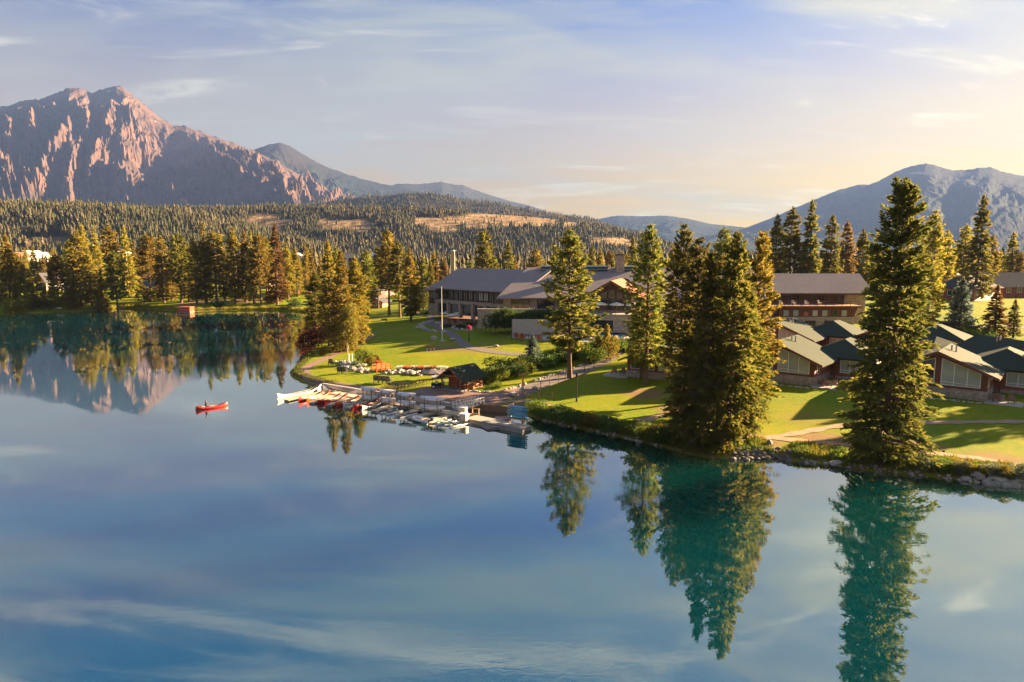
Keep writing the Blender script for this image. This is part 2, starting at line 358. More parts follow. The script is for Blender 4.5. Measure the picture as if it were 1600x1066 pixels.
mountain('dome_mountain', DOME, 8600, 3600, 12, 'dome_rock', 'smooth blue dome shaped mountain right of the rugged one', 120, 0.012, seed=8)
LOW = [(560, 310), (600, 290), (630, 287), (655, 288), (690, 284), (705, 288), (725, 290), (745, 298), (775, 308), (800, 315), (830, 322), (870, 336), (920, 345), (965, 337), (1000, 338), (1040, 337), (1075, 342), (1110, 350), (1170, 356), (1230, 352), (1300, 375)]
mountain('low_far_ridge', LOW, 10300, 3000, 12, 'blue_rock', 'low pale blue ridge far off behind the lodge', 60, 0.01, seed=5)
RIGHT = [(1080, 385), (1150, 362), (1200, 343), (1240, 326), (1280, 309), (1310, 297), (1345, 288), (1358, 289), (1375, 282), (1400, 268), (1425, 259), (1447, 256), (1462, 258), (1470, 262), (1490, 266), (1510, 266), (1530, 262), (1550, 262), (1566, 268), (1585, 273), (1610, 276), (1660, 290), (1740, 320), (1900, 380)]
mountain('right_mountain', RIGHT, 9000, 3800, 12, 'blue_rock', 'hazy blue backlit mountain behind the tall spruce', 80, 0.010, seed=12)
HILLD = [(420, 330), (470, 322), (520, 314), (560, 309), (600, 306), (640, 302), (665, 303), (700, 308), (750, 315), (800, 322), (850, 331), (920, 342), (1000, 365), (1060, 390)]
rockmat('dark_forest', ((0.03, 0.045, 0.025),)*3, (0.03, 0.045, 0.025), -5000, -4000)
# ================================================================ forested benches with bare sand bluffs
rockmat('bench_soil', ((0.10, 0.085, 0.05), (0.13, 0.10, 0.06), (0.07, 0.07, 0.04)), (0.05, 0.055, 0.03), -500, -400)
m, t, b = newmat('bluff_sand')
geo = N(t, 'ShaderNodeNewGeometry'); n = N(t, 'ShaderNodeTexNoise', i_Scale=0.05, i_Detail=9.0, i_Roughness=0.7); L(t, geo.outputs['Position'], n.inputs['Vector'])
aS = N(t, 'ShaderNodeAttribute', attribute_name='sand')
n2 = N(t, 'ShaderNodeTexNoise', i_Scale=0.02, i_Detail=6.0); L(t, geo.outputs['Position'], n2.inputs['Vector'])
gm = N(t, 'ShaderNodeMapping'); gm.inputs['Scale'].default_value = (1, 1, 0.22); L(t, geo.outputs['Position'], gm.inputs[0]); gl_ = N(t, 'ShaderNodeTexNoise', i_Scale=0.055, i_Detail=8.0, i_Roughness=0.7); L(t, gm.outputs[0], gl_.inputs['Vector'])
L(t, bumpn(t, gl_.outputs[0], 1.0, 14.0), b.inputs['Normal'])
sf = ramp(t, mathn(t, 'ADD', aS.outputs['Fac'], mathn(t, 'MULTIPLY', mathn(t, 'SUBTRACT', n.outputs[0], 0.5), 1.3)), [(0.42, 0.0), (0.55, 1.0)])
c = mixc(t, sf, mixc(t, n.outputs[0], (0.045, 0.05, 0.025, 1), (0.12, 0.09, 0.045, 1)), mixc(t, ramp(t, gl_.outputs[0], [(0.40, 0.0), (0.60, 1.0)]), (0.17, 0.115, 0.065, 1), (0.36, 0.255, 0.15, 1)))
L(t, c, b.inputs['Base Color']); b.inputs['Roughness'].default_value = 0.95; b.inputs['Specular IOR Level'].default_value = 0.05
def hill(name, sky_pts, D0, D1, zb, label, seed, step=4.0, rows=46, amp=7.0, sand=(), crest=None):
    """bench whose crest stands at depth D1 and whose foot lies at depth D0"""
    xs = np.arange(sky_pts[0][0], sky_pts[-1][0]+.1, step); ys = np.interp(xs, [p[0] for p in sky_pts], [p[1] for p in sky_pts])
    V, S = [], []
    vs = np.r_[np.linspace(0, 1, rows), 1.15, 1.6]
    for x, y in zip(xs, ys):
        rx, rz = ray(x, y); top = CAMH+rz*D1
        for v in vs:
            Y = D0+(D1-D0)*v
            if v <= 1:
                p = v*v*(3-2*v); p = 0.55*v+0.45*p
                z = zb+(top-zb)*p+amp*min(1, v*4)*(1-v)**0.6*mnoise.fractal(Vector((x*0.02, v*2.2, seed)), 1.0, 2.0, 5)
            else: z = top-(v-1)*120
            V.append((rx*Y, Y, z))
            s = 0.0
            py = CY-FPX*(((z-CAMH)/Y*math.cos(PITCH)+math.sin(PITCH))/(math.cos(PITCH)-(z-CAMH)/Y*math.sin(PITCH)))
            for (sx, sy, wx_, wy_) in sand:
                s = max(s, math.exp(-((x-sx)/wx_)**4-((py-sy)/wy_)**4))
            S.append(s)
    nc, nv = len(xs), len(vs); ii = np.arange(nc*nv).reshape(nc, nv)
    q = np.stack([ii[:-1, :-1].ravel(), ii[1:, :-1].ravel(), ii[1:, 1:].ravel(), ii[:-1, 1:].ravel()], 1)
    V = np.array(V); S = np.array(S)
    o = npmesh(name, V, q, 'bluff_sand', smooth=True, attr={'sand': S}); tag(o, label, kind='structure')
    return V.reshape(nc, nv, 3), S.reshape(nc, nv)
HILL_F = [(-260, 318), (-100, 318), (0, 320), (60, 319), (130, 321), (190, 323), (250, 329), (300, 336), (350, 345), (400, 358), (450, 372), (520, 388)]
HILL_B = [(180, 345), (240, 330), (300, 327), (400, 325), (500, 324), (600, 326), (680, 330), (740, 333), (800, 337), (860, 342), (910, 350), (950, 358), (1000, 371), (1050, 386), (1100, 396), (1180, 402)]
hv, hsn = [], []
def dark(): return
hill_dark = hill('forest_hill', HILLD, 2900, 3600, 12, 'dark blue forested hill beyond the sandy bench', 4.0, amp=15)
hill_back = hill('sandy_bench', HILL_B, 1350, 1850, 10, 'forested bench with bare sandy bluffs behind the lodge', 2.0,
    sand=[(412, 353, 30, 19), (445, 348, 12, 5), (505, 346, 8, 6), (540, 352, 44, 9), (575, 358, 22, 5), (660, 346, 14, 7), (690, 352, 26, 11), (720, 345, 26, 7), (790, 344, 74, 11), (745, 352, 18, 6), (850, 346, 24, 8), (890, 352, 12, 5), (955, 378, 32, 7), (985, 384, 16, 4)])
hill_front = hill('near_bench', HILL_F, 900, 1350, 9.5, 'golden forested slope above the far left shore', 6.0,
    sand=[(70, 378, 40, 8), (25, 390, 18, 4), (110, 382, 22, 6), (95, 347, 10, 3), (40, 355, 10, 3)])
# ---- far forest: one mass of small conifers
def conifer_lowpoly(seed, tiers=4, n=6):
    r = random.Random(seed); v = []; f = []
    for k in range(tiers):
        z0 = 0.06+0.86*k/tiers; z1 = min(1.0, z0+1.35/tiers if k < tiers-1 else 1.0); rr = 0.17*(1-z0)**0.8+0.02
        a0 = len(v); v.append((0.01*r.uniform(-1, 1), 0.01*r.uniform(-1, 1), z1))
        ph = r.random()*6
        for j in range(n): a = ph+2*math.pi*j/n; q = rr*r.uniform(0.65, 1.15); v.append((q*math.cos(a), q*math.sin(a), z0+r.uniform(-.03, .03)))
        for j in range(n): f.append((a0, a0+1+j, a0+1+(j+1) % n))
    return np.array(v), np.array(f)
def foliage_mat(name, ca, cb, hue=0.02, transl=0.45, rough=0.75):
    m, t, b = newmat(name); out = t.nodes['Material Output']
    at = N(t, 'ShaderNodeAttribute', attribute_name='tone'); oi = N(t, 'ShaderNodeObjectInfo')
    c = mixc(t, at.outputs['Fac'], (*ca, 1), (*cb, 1)); hs = N(t, 'ShaderNodeHueSaturation'); L(t, c, hs.inputs['Color'])
    L(t, mathn(t, 'ADD', mathn(t, 'MULTIPLY', oi.outputs['Random'], 2*hue), 0.5-hue), hs.inputs['Hue'])
    L(t, mathn(t, 'ADD', mathn(t, 'MULTIPLY', oi.outputs['Random'], 0.5), 0.75), hs.inputs['Value'])
    L(t, hs.outputs[0], b.inputs['Base Color']); b.inputs['Roughness'].default_value = rough; b.inputs['Specular IOR Level'].default_value = 0.15
    if transl:
        tr = N(t, 'ShaderNodeBsdfTranslucent'); L(t, hs.outputs[0], tr.inputs['Color'])
        mx = N(t, 'ShaderNodeMixShader'); mx.inputs[0].default_value = transl; L(t, b.outputs[0], mx.inputs[1]); L(t, tr.outputs[0], mx.inputs[2]); L(t, mx.outputs[0], out.inputs[0])
foliage_mat('far_needles', (0.044, 0.056, 0.024), (0.125, 0.100, 0.044), transl=0.0)
PROTO_LP = [conifer_lowpoly(k) for k in range(8)]
def forest(name, pts, hs, label):
    V, F, T = [], [], []; base = 0
    for k, (p, h) in enumerate(zip(pts, hs)):
        v, f = PROTO_LP[k % 8]; a = RNG.random()*6.28; c, s = math.cos(a), math.sin(a); wd = RNG.uniform(0.8, 1.7)
        pn = mnoise.noise(Vector((p[0]*0.012, p[1]*0.006, 3.0)))+0.6*mnoise.noise(Vector((p[0]*0.04, p[1]*0.02, 7.0))); h = h*max(0.45, 0.95+0.45*pn+RNG.normal(0, 0.12))
        q = np.empty_like(v); q[:, 0] = (v[:, 0]*c-v[:, 1]*s)*h*wd+p[0]; q[:, 1] = (v[:, 0]*s+v[:, 1]*c)*h*wd+p[1]; q[:, 2] = v[:, 2]*h+p[2]-0.03*h
        V.append(q); F.append(f+base); base += len(v); tn = np.clip(RNG.normal(0.36+0.45*pn, 0.22), 0, 1); T.append(np.full(len(v), tn))
    o = npmesh(name, np.vstack(V), np.vstack(F), 'far_needles', attr={'tone': np.concatenate(T)})
    return tag(o, label, kind='stuff')
def scatter_hill(hd, n, hmin, hmax, vmax=1.0):
    V, S = hd; nc, nv, _ = V.shape; P = []; H = []
    while len(P) < n:
        u = RNG.random()*(nc-1.01); v = (RNG.random()**0.75)*(nv-3.01)
        i, j = int(u), int(v); a, b_ = u-i, v-j
        s = S[i, j]
        if s > 0.30 and RNG.random() < 0.965: continue
        p = (V[i, j]*(1-a)+V[i+1, j]*a)*(1-b_)+(V[i, j+1]*(1-a)+V[i+1, j+1]*a)*b_
        P.append(p); H.append(RNG.uniform(hmin, hmax)*(0.7 if RNG.random() < 0.25 else 1))
    return P, H
P1, H1 = scatter_hill(hill_front, 9500, 6, 15); P2, H2 = scatter_hill(hill_back, 15500, 7, 16); P3, H3 = scatter_hill(hill_dark, 6500, 12, 22)
forest('hillside_forest', P1+P2+P3, H1+H2+H3, 'mass of far conifers covering the benches and hills')
P, H = [], []
while len(P) < 8000:
    Y = 330+1500*RNG.random()**1.6; X = RNG.uniform(-0.95, 0.95)*Y
    if Y < 430 and X < -60: continue
    if X < -0.2*Y and Y < 900 and RNG.random() < 0.45: continue
    P.append((X, Y, 0)); H.append(RNG.uniform(7, 15) if Y > 450 else RNG.uniform(5, 12))
PZ = height(np.array(P)[:, :2]); P = [(p[0], p[1], z) for p, z in zip(P, PZ)]
forest('valley_forest', P, H, 'mass of conifers filling the valley floor between the lodge and the benches')

# ---- haze: even air round the whole scene
hb = MB().box((0, 5750, 1000), (23600, 13500, 2030)).build('haze', None); tag(hb, 'thin even evening haze filling the valley', kind='stuff')
m, t, b = newmat('haze_air'); t.nodes.remove(b)
pv = N(t, 'ShaderNodeVolumePrincipled'); pv.inputs['Color'].default_value = (0.12, 0.20, 0.47, 1); pv.inputs['Density'].default_value = 5.6e-5; pv.inputs['Anisotropy'].default_value = 0.1
L(t, pv.outputs[0], t.nodes['Material Output'].inputs['Volume']); hb.data.materials.append(m)
hb.display_type = 'WIRE'
# ================================================================ trees
foliage_mat('needles', (0.090, 0.114, 0.022), (0.288, 0.246, 0.041), hue=0.025)
foliage_mat('needles_dark', (0.062, 0.082, 0.018), (0.216, 0.192, 0.036), hue=0.015)
foliage_mat('needles_gold', (0.155, 0.147, 0.023), (0.391, 0.287, 0.044), hue=0.02)  # low sunlight put into the needle colour, brighter and warmer than plain needles
foliage_mat('needles_rust', (0.109, 0.071, 0.023), (0.247, 0.138, 0.044), hue=0.015)
foliage_mat('needles_blue', (0.066, 0.096, 0.084), (0.144, 0.180, 0.150), hue=0.01)
foliage_mat('leaves', (0.068, 0.112, 0.018), (0.195, 0.240, 0.033), hue=0.02, transl=0.35)
foliage_mat('leaves_dark', (0.040, 0.081, 0.025), (0.126, 0.171, 0.040), hue=0.015, transl=0.25)
foliage_mat('leaves_gold', (0.143, 0.143, 0.018), (0.312, 0.240, 0.039), hue=0.015, transl=0.35)
foliage_mat('leaves_red', (0.110, 0.045, 0.022), (0.200, 0.090, 0.035), hue=0.02, transl=0.3)
foliage_mat('leaves_sage', (0.120, 0.144, 0.084), (0.240, 0.240, 0.132), hue=0.015, transl=0.3)
foliage_mat('petals_red', (0.42, 0.03, 0.02), (0.60, 0.10, 0.05), hue=0.01, transl=0.3)
foliage_mat('petals_pink', (0.55, 0.04, 0.14), (0.75, 0.12, 0.25), hue=0.01, transl=0.3)
foliage_mat('petals_white', (0.60, 0.56, 0.48), (0.80, 0.78, 0.72), hue=0.0, transl=0.3)
mat('bark', (0.10, 0.065, 0.045), (0.19, 0.125, 0.085), 6.0, 0.95, 0.6, (3, 3, 0.6))
mat('bark_pale', (0.36, 0.31, 0.25), (0.50, 0.44, 0.36), 7.0, 0.9, 0.3, (3, 3, 1))
def sprays(base, dirv, length, width, rng, fold=0.35):
    """kite shaped sprays: base points, unit directions, lengths -> verts, quads"""
    n = len(base)
    rnd = rng.normal(size=(n, 3)); side = np.cross(dirv, rnd); side /= np.linalg.norm(side, axis=1, keepdims=True)+1e-9
    up = np.cross(side, dirv)
    mid = base+dirv*(length*0.45)[:, None]
    w_ = (width*0.5)[:, None]; fo = up*(width*fold)[:, None]
    V = np.stack([base, mid+side*w_-fo*0.5, base+dirv*length[:, None], mid-side*w_-fo*0.5], 1)
    return V.reshape(-1, 3), np.arange(4*n).reshape(n, 4)
PROFILE = {'cone': ([0, .05, .3, .6, .85, 1], [.04, .12, .40, .75, 1, .85]),
           'column': ([0, .03, .1, .27, .45, .7, .95, 1], [.03, .17, .30, .55, .76, 1, .86, .6]),
           'open': ([0, .04, .15, .4, .65, .85, 1], [.05, .14, .38, .78, .95, 1, .5])}
def conifer_meshes(seed, h, rmax, crown0, nbr, slen, prof='cone', gap=0.0, droop=0.35, up=0.15, spb=14, upturn=0.0):
    rng = np.random.default_rng(seed)
    # trunk and limbs
    mb = MB(); n = 9; r0 = h*0.0125+0.05; pts = []
    bx, by = rng.normal(0, 0.006*h, 2)
    cen = lambda t: Vector((bx*math.sin(t*2.6), by*math.sin(t*2.1), t*h))
    for k in range(8):
        t0, t1 = k/8, (k+1)/8
        mb.tube(cen(t0)-Vector((0, 0, 0.4 if k == 0 else 0)), cen(t1), (r0*(1-t0)**0.8+0.015)*(1.35 if k == 0 else 1), r0*(1-t1)**0.8+0.012, n, cap=False)
    t = crown0+(1-crown0)*(rng.random(nbr)**1.0)*0.985; t = np.sort(t)
    t = crown0+(t-crown0)
    az = (np.arange(nbr)*2.399+rng.normal(0, 0.35, nbr)) % (2*math.pi)
    tt = (1-t)/(1-crown0)
    Rr = rmax*np.interp(tt, *PROFILE[prof])*rng.uniform(0.72, 1.12, nbr)
    # lobes and gaps: whole sides of the crown run long or short
    lob = 1+0.20*np.sin(az*2+t*9+seed)+0.16*np.sin(az*3-t*17+seed*2)+0.12*np.sin(t*55+seed+az)
    Rr = np.maximum(Rr*lob, 0.12)
    if gap: keep = (rng.random(nbr) > gap*(0.6+0.4*np.sin(t*38+az*1.5+seed))); t, az, Rr, tt = t[keep], az[keep], Rr[keep], tt[keep]
    B, D, LN, TN = [], [], [], []
    for ti, a, Lb, q in zip(t, az, Rr, tt):
        c = cen(ti); ca, sa = math.cos(a), math.sin(a); out = np.array([ca, sa, 0]); lat = np.array([-sa, ca, 0])
        upk = up+0.75*(1-q)**2.2; dr = droop*q*rng.uniform(0.7, 1.3)
        def pos(s): return np.array(c)+out*Lb*s+np.array([0, 0, Lb*(upk*s-dr*s*s+upturn*s**3)])
        p1, p2 = pos(0.55), pos(0.97); rb = 0.012*Lb+0.012
        mb.tube(c, p1, rb*1.4, rb, 3, cap=False); mb.tube(p1, p2, rb, rb*0.3, 3, cap=False)
        ns = max(4, int(1.3*spb*(0.35+Lb/rmax)))
        nc = max(2, int(3+Lb*0.9)); cs = rng.uniform(0.22, 1.0, nc)**0.75; cl = rng.normal(0, 1, nc)*0.30*Lb*(1.05-0.75*cs); pk = rng.integers(0, nc, ns); sg = 0.10+0.045*Lb
        s = np.clip(cs[pk]+rng.normal(0, sg/max(Lb, .6), ns), 0.05, 1.04); la = cl[pk]+rng.normal(0, sg, ns)
        tone = np.clip(rng.normal(0.42, 0.20), 0, 1)
        for sk, lk in zip(s, la):
            p = pos(sk)+lat*lk*0.85+np.array([0, 0, -abs(lk)*0.18+rng.normal(0, 0.07)*min(1.2, Lb)])
            d = out*(0.75)+lat*np.sign(lk)*rng.uniform(0.1, 0.9)+np.array([0, 0, rng.normal(-0.28*q+0.25*(1-q), 0.38)])
            d /= np.linalg.norm(d)
            B.append(p-d*slen*0.35); D.append(d); LN.append(slen*rng.uniform(0.7, 1.45)*(0.55+0.45*min(1, Lb/1.2))); TN.append(np.clip(tone+rng.normal(0, 0.22)+0.18*(sk-0.5), 0, 1))
    for k in range(14):                      # leader
        z = 1-0.035*rng.random(); d = np.array([rng.normal(0, 0.35), rng.normal(0, 0.35), 1.0]); d /= np.linalg.norm(d)
        B.append(np.array(cen(z))); D.append(d); LN.append(slen*rng.uniform(0.5, 0.95)); TN.append(0.5)
    LN = np.array(LN); V, F = sprays(np.array(B), np.array(D), LN, LN*rng.uniform(0.26, 0.44, len(LN)), rng)
    return mb, V, F, np.repeat(np.array(TN), 4), h
HIDE = []
PROTO = {}
def proto(key, needles='needles', bark='bark', **kw):
    mb, V, F, T, h = conifer_meshes(**kw)
    tr = mb.build('trunk', bark); cr = npmesh('crown', V, F, needles, attr={'tone': T})
    PROTO[key] = (tr.data, cr.data, h)
    for o in (tr, cr): bpy.data.objects.remove(o)
proto('hero_column', seed=3, h=33.0, rmax=5.3, crown0=0.02, nbr=760, slen=0.56, prof='column', droop=0.32, spb=46, gap=0.26)
proto('hero_a', seed=5, h=30.0, rmax=5.6, crown0=0.03, nbr=560, slen=0.60, prof='cone', droop=0.42, spb=40, gap=0.30)
proto('hero_b', seed=8, h=28.0, rmax=4.6, crown0=0.05, nbr=480, slen=0.60, prof='open', droop=0.45, spb=40, gap=0.34)
proto('hero_c', seed=21, h=30.0, rmax=4.6, crown0=0.12, nbr=380, slen=0.62, prof='open', droop=0.25, spb=40, gap=0.40, upturn=0.15)
proto('sparse', seed=11, h=24.0, rmax=4.3, crown0=0.20, nbr=230, slen=0.68, prof='open', droop=0.22, spb=36, gap=0.30, up=0.05, upturn=0.2)
proto('mid_a', seed=13, h=28.0, rmax=3.9, crown0=0.06, nbr=300, slen=1.05, prof='cone', spb=14, gap=0.15)
proto('mid_b', seed=14, h=28.0, rmax=3.3, crown0=0.10, nbr=270, slen=1.05, prof='open', spb=13, gap=0.20)
proto('mid_c', seed=15, h=28.0, rmax=3.6, crown0=0.22, nbr=230, slen=1.10, prof='open', spb=14, gap=0.30, droop=0.25)
proto('mid_d', seed=16, h=28.0, rmax=3.1, crown0=0.05, nbr=300, slen=1.00, prof='column', spb=12, gap=0.12)
proto('mid_e', seed=17, h=28.0, rmax=4.2, crown0=0.30, nbr=210, slen=1.15, prof='open', spb=14, gap=0.32, droop=0.15, upturn=0.2)
proto('mid_f', seed=18, h=28.0, rmax=2.6, crown0=0.08, nbr=280, slen=1.00, prof='cone', spb=11, gap=0.18)
proto('garden_spruce', needles='needles_blue', seed=19, h=7.0, rmax=2.0, crown0=0.02, nbr=260, slen=0.42, prof='cone', spb=16, droop=0.1, up=0.25)
MIDS = ['mid_a', 'mid_b', 'mid_c', 'mid_d', 'mid_e', 'mid_f']
def tree(key, loc, h, label, group=None, needles=None, wide=1.0, rz=None, name='spruce_tree', lean=0.0):
    td, cd, ph = PROTO[key]; k = h/ph
    r = empty(name, loc, random.random()*6.28 if rz is None else rz, label, 'tree', group)
    r.scale = (k*wide, k*wide, k); r.rotation_euler[0] = lean
    for nm, d in (('trunk', td), ('crown', cd)):
        o = bpy.data.objects.new(nm, d); COL.objects.link(o); o.parent = r
        if nm == 'crown' and needles:
            o.material_slots[0].link = 'OBJECT'; o.material_slots[0].material = MATS[needles]
    return r
def ztop(py, Y): return U(800, py, Y).z
def tree_at(key, base, top, label, wide=1.0, **kw):          # base pixel on the ground, pixel row of the top
    p = G(*base); return tree(key, p, max(2.0, ztop(top, p.y)-p.z), label, wide=wide, **kw)
def tree_far(key, px, top, Y, label, wide=1.0, **kw):        # top pixel and depth; foot on the ground there
    p = U(px, top, Y); z = hz1(p.x, Y); return tree(key, (p.x, Y, z-0.1), p.z-z+0.1, label, wide=wide, **kw)
# --- near right shore
tree_at('hero_column', (1376, 728), 279, 'huge dense dark spruce standing alone at the water edge before the green cabins', rz=0.4, wide=0.86, needles='needles_dark')
NEAR = 'spruce clump at the lake shore'
tree_at('hero_a', (1098, 702), 395, 'brown topped spruce at the water edge in the middle of the shore clump', wide=0.66, group=NEAR, rz=2.0)
tree_at('hero_b', (1138, 700), 362, 'tallest spruce of the shore clump, its roots at the water', wide=0.74, group=NEAR, rz=1.0)
tree_at('hero_a', (1068, 692), 500, 'short dark spruce leaning over the water at the left foot of the shore clump', wide=1.05, group=NEAR, rz=4.2)
tree_at('hero_b', (1164, 686), 452, 'lower spruce filling the right side of the shore clump', wide=0.95, group=NEAR, rz=5.0)
tree_at('hero_c', (1062, 630), 350, 'tall open crowned spruce behind the left of the shore clump', wide=0.82, group=NEAR, rz=0.3)
tree_at('hero_c', (1009, 602), 351, 'gappy spruce with bare orange trunk beside the small stone cabin', wide=0.90, group=NEAR, rz=3.3)
tree_at('sparse', (1001, 592), 470, 'low spruce with golden lower boughs before the small stone cabin', wide=1.0, group=NEAR, rz=2.2, needles='needles_gold')
tree_at('hero_c', (1180, 640), 363, 'thin reddish tinged spruce at the right back of the shore clump', wide=0.75, group=NEAR, needles='needles_gold', rz=1.7)
tree_at('hero_c', (1118, 640), 400, 'spruce with broad dark boughs behind the tallest one of the shore clump', wide=0.75, group=NEAR, rz=2.9)
tree_at('sparse', (1084, 640), 372, 'spruce with upswept boughs between the two open topped ones of the shore clump', wide=0.75, group=NEAR, rz=5.5)
tree_at('sparse', (890, 591), 359, 'sparse spruce with bare lower trunk between hedge and footpath', wide=1.0, rz=0.9)
# trees of the same shore just outside the right edge; their shade lies on the lawn in view
for k, (x, y, h) in enumerate([(93, 97.5, 17), (97, 101, 19), (101, 96, 18), (106, 103, 20), (90, 104, 15)]): tree('hero_b', gz(x, y), h, f'spruce on the shore beyond the right photo edge, {["nearest", "second", "third", "fourth", "fifth"][k]} to the cabins', group='spruces right of the view')
# --- peninsula group
PEN = 'golden conifers on the lawn point'
tree_at('mid_a', (515, 540), 377, 'tall golden green spruce at the left of the lawn point clump', group=PEN, needles='needles_gold', wide=0.95)
tree_at('hero_a', (537, 548), 392, 'broad orange tinged spruce in the front of the lawn point clump', group=PEN, needles='needles_gold', wide=0.95)
tree_at('hero_b', (556, 540), 402, 'rusty golden spruce at the right of the lawn point clump', group=PEN, needles='needles_gold', wide=1.0)
tree_at('hero_b', (496, 528), 425, 'dark low spruce overhanging the water at the lawn point', group=PEN, wide=1.05)
tree_at('mid_b', (528, 520), 386, 'narrow dark spruce at the back of the lawn point clump', group=PEN)
BK = 'conifers on the slope left of the lodge'
tree_at('mid_e', (608, 492), 360, 'tall open pine with orange bark on the slope left of the lodge', group=BK, needles='needles_gold')
tree_at('mid_c', (625, 496), 378, 'broad dark pine with forked trunk beside the lodge end wall', group=BK, wide=1.15)
tree_at('mid_c', (591, 482), 385, 'thin pine with bare orange trunk behind the lawn point clump', group=BK)
tree_far('mid_b', 640, 388, 205, 'golden pine leaning against the left end of the lodge', group=BK, needles='needles_gold')
tree_far('mid_e', 572, 392, 235, 'open grey green pine rising just right of the lawn point clump', group=BK)
for k, (px, ty, Y) in enumerate([(660, 402, 235), (672, 408, 240), (682, 398, 250), (694, 403, 245), (648, 405, 230)]):
    tree_far(MIDS[(k*2+1) % 6], px, ty, Y, ['olive', 'small dark', 'russet', 'rust brown', 'slim golden'][k]+' conifer just behind the left end of the lodge roof', group='conifers behind the left lodge roof', needles=['needles', 'needles', 'needles_rust', 'needles_rust', 'needles_gold'][k])
# --- far left shore
ORD = ['first', 'second', 'third', 'fourth', 'fifth', 'sixth', 'seventh', 'eighth', 'ninth', 'tenth', 'eleventh', 'twelfth', 'thirteenth', 'fourteenth', 'fifteenth', 'sixteenth', 'seventeenth', 'eighteenth', 'nineteenth', 'twentieth']
def ORDN(n): return ORD[n] if n < 20 else 'twenty '+ORD[n-20]
ROW = [(-38, 372, 272, 0), (-14, 384, 278, 1), (6, 366, 268, 2), (17, 392, 274, 1), (33, 412, 268, 0), (44, 420, 264, 2), (60, 428, 268, 1), (76, 404, 290, 0), (86, 398, 285, 0), (97, 410, 276, 2), (108, 376, 280, 1), (118, 362, 276, 1), (128, 352, 285, 0), (137, 388, 272, 2), (145, 356, 290, 1), (156, 420, 268, 2),
       (168, 352, 300, 0), (178, 393, 268, 3), (195, 354, 310, 0), (208, 376, 315, 0), (229, 367, 305, 0), (250, 369, 292, 0), (264, 392, 300, 1), (277, 366, 290, 3), (290, 378, 292, 1), (302, 372, 280, 2), (316, 349, 282, 1), (333, 362, 285, 1), (346, 368, 290, 3), (362, 355, 284, 0), (379, 362, 288, 0), (392, 361, 284, 0), (403, 366, 276, 0), (413, 372, 290, 1), (428, 351, 283, 4), (447, 380, 300, 0), (462, 386, 310, 0), (476, 380, 315, 0), (486, 384, 320, 1), (499, 398, 285, 2), (22, 432, 262, 1), (50, 441, 262, 2), (68, 446, 262, 1), (103, 446, 262, 2), (150, 442, 263, 1), (164, 452, 263, 2), (113, 428, 264, 1), (84, 436, 263, 1)]
NDL = ['needles_gold', 'needles_gold', 'needles_gold', 'needles', 'needles_rust']; ADJ = ['olive green', 'golden lit', 'warm orange', 'dark green', 'reddish topped']  # far shore row brightened through its needle colour in place of direct sun
front = sorted([r for r in ROW if r[0] > -10], key=lambda r: r[0])
for k, (px, ty, Y, c) in enumerate(ROW):
    half = 'left edge of the photo' if px < 240 else 'lawn point clump'
    grp = [r for r in front if (r[0] < 240) == (px < 240)]; grp.sort(key=lambda r: r[0] if px < 240 else -r[0])
    n = grp.index((px, ty, Y, c)) if (px, ty, Y, c) in grp else 0
    lab = f'{ADJ[c]} conifer on the far shore, {ORDN(n)} from the {half}' if px > -10 else ('tall conifer cut by the left edge of the photo' if px > -20 else 'tall conifer standing just beyond the left edge of the photo')
    tree_far(MIDS[(k*5+c) % 6], px, ty, Y, lab, group='conifers along the far left shore', needles=NDL[c], wide=random.uniform(0.95, 1.25))
# second rank deeper in the wood, only their crowns show between the first ones
for k in range(40):
    px = -26+k*13.0+random.uniform(-4, 4); Y = random.uniform(318, 400)
    if 182 < px < 232 and Y < 360: Y = 380
    lab = f'conifer deep in the wood behind the far shore row, {ORD[k if k < 20 else 39-k]} from the {"left photo edge" if k < 20 else "lodge slope"}'
    tree_far(MIDS[k % 6], px, random.uniform(384, 412), Y, lab, group='conifers in the wood behind the far shore', needles=random.choice(['needles', 'needles_gold', 'needles_gold']), wide=1.15)
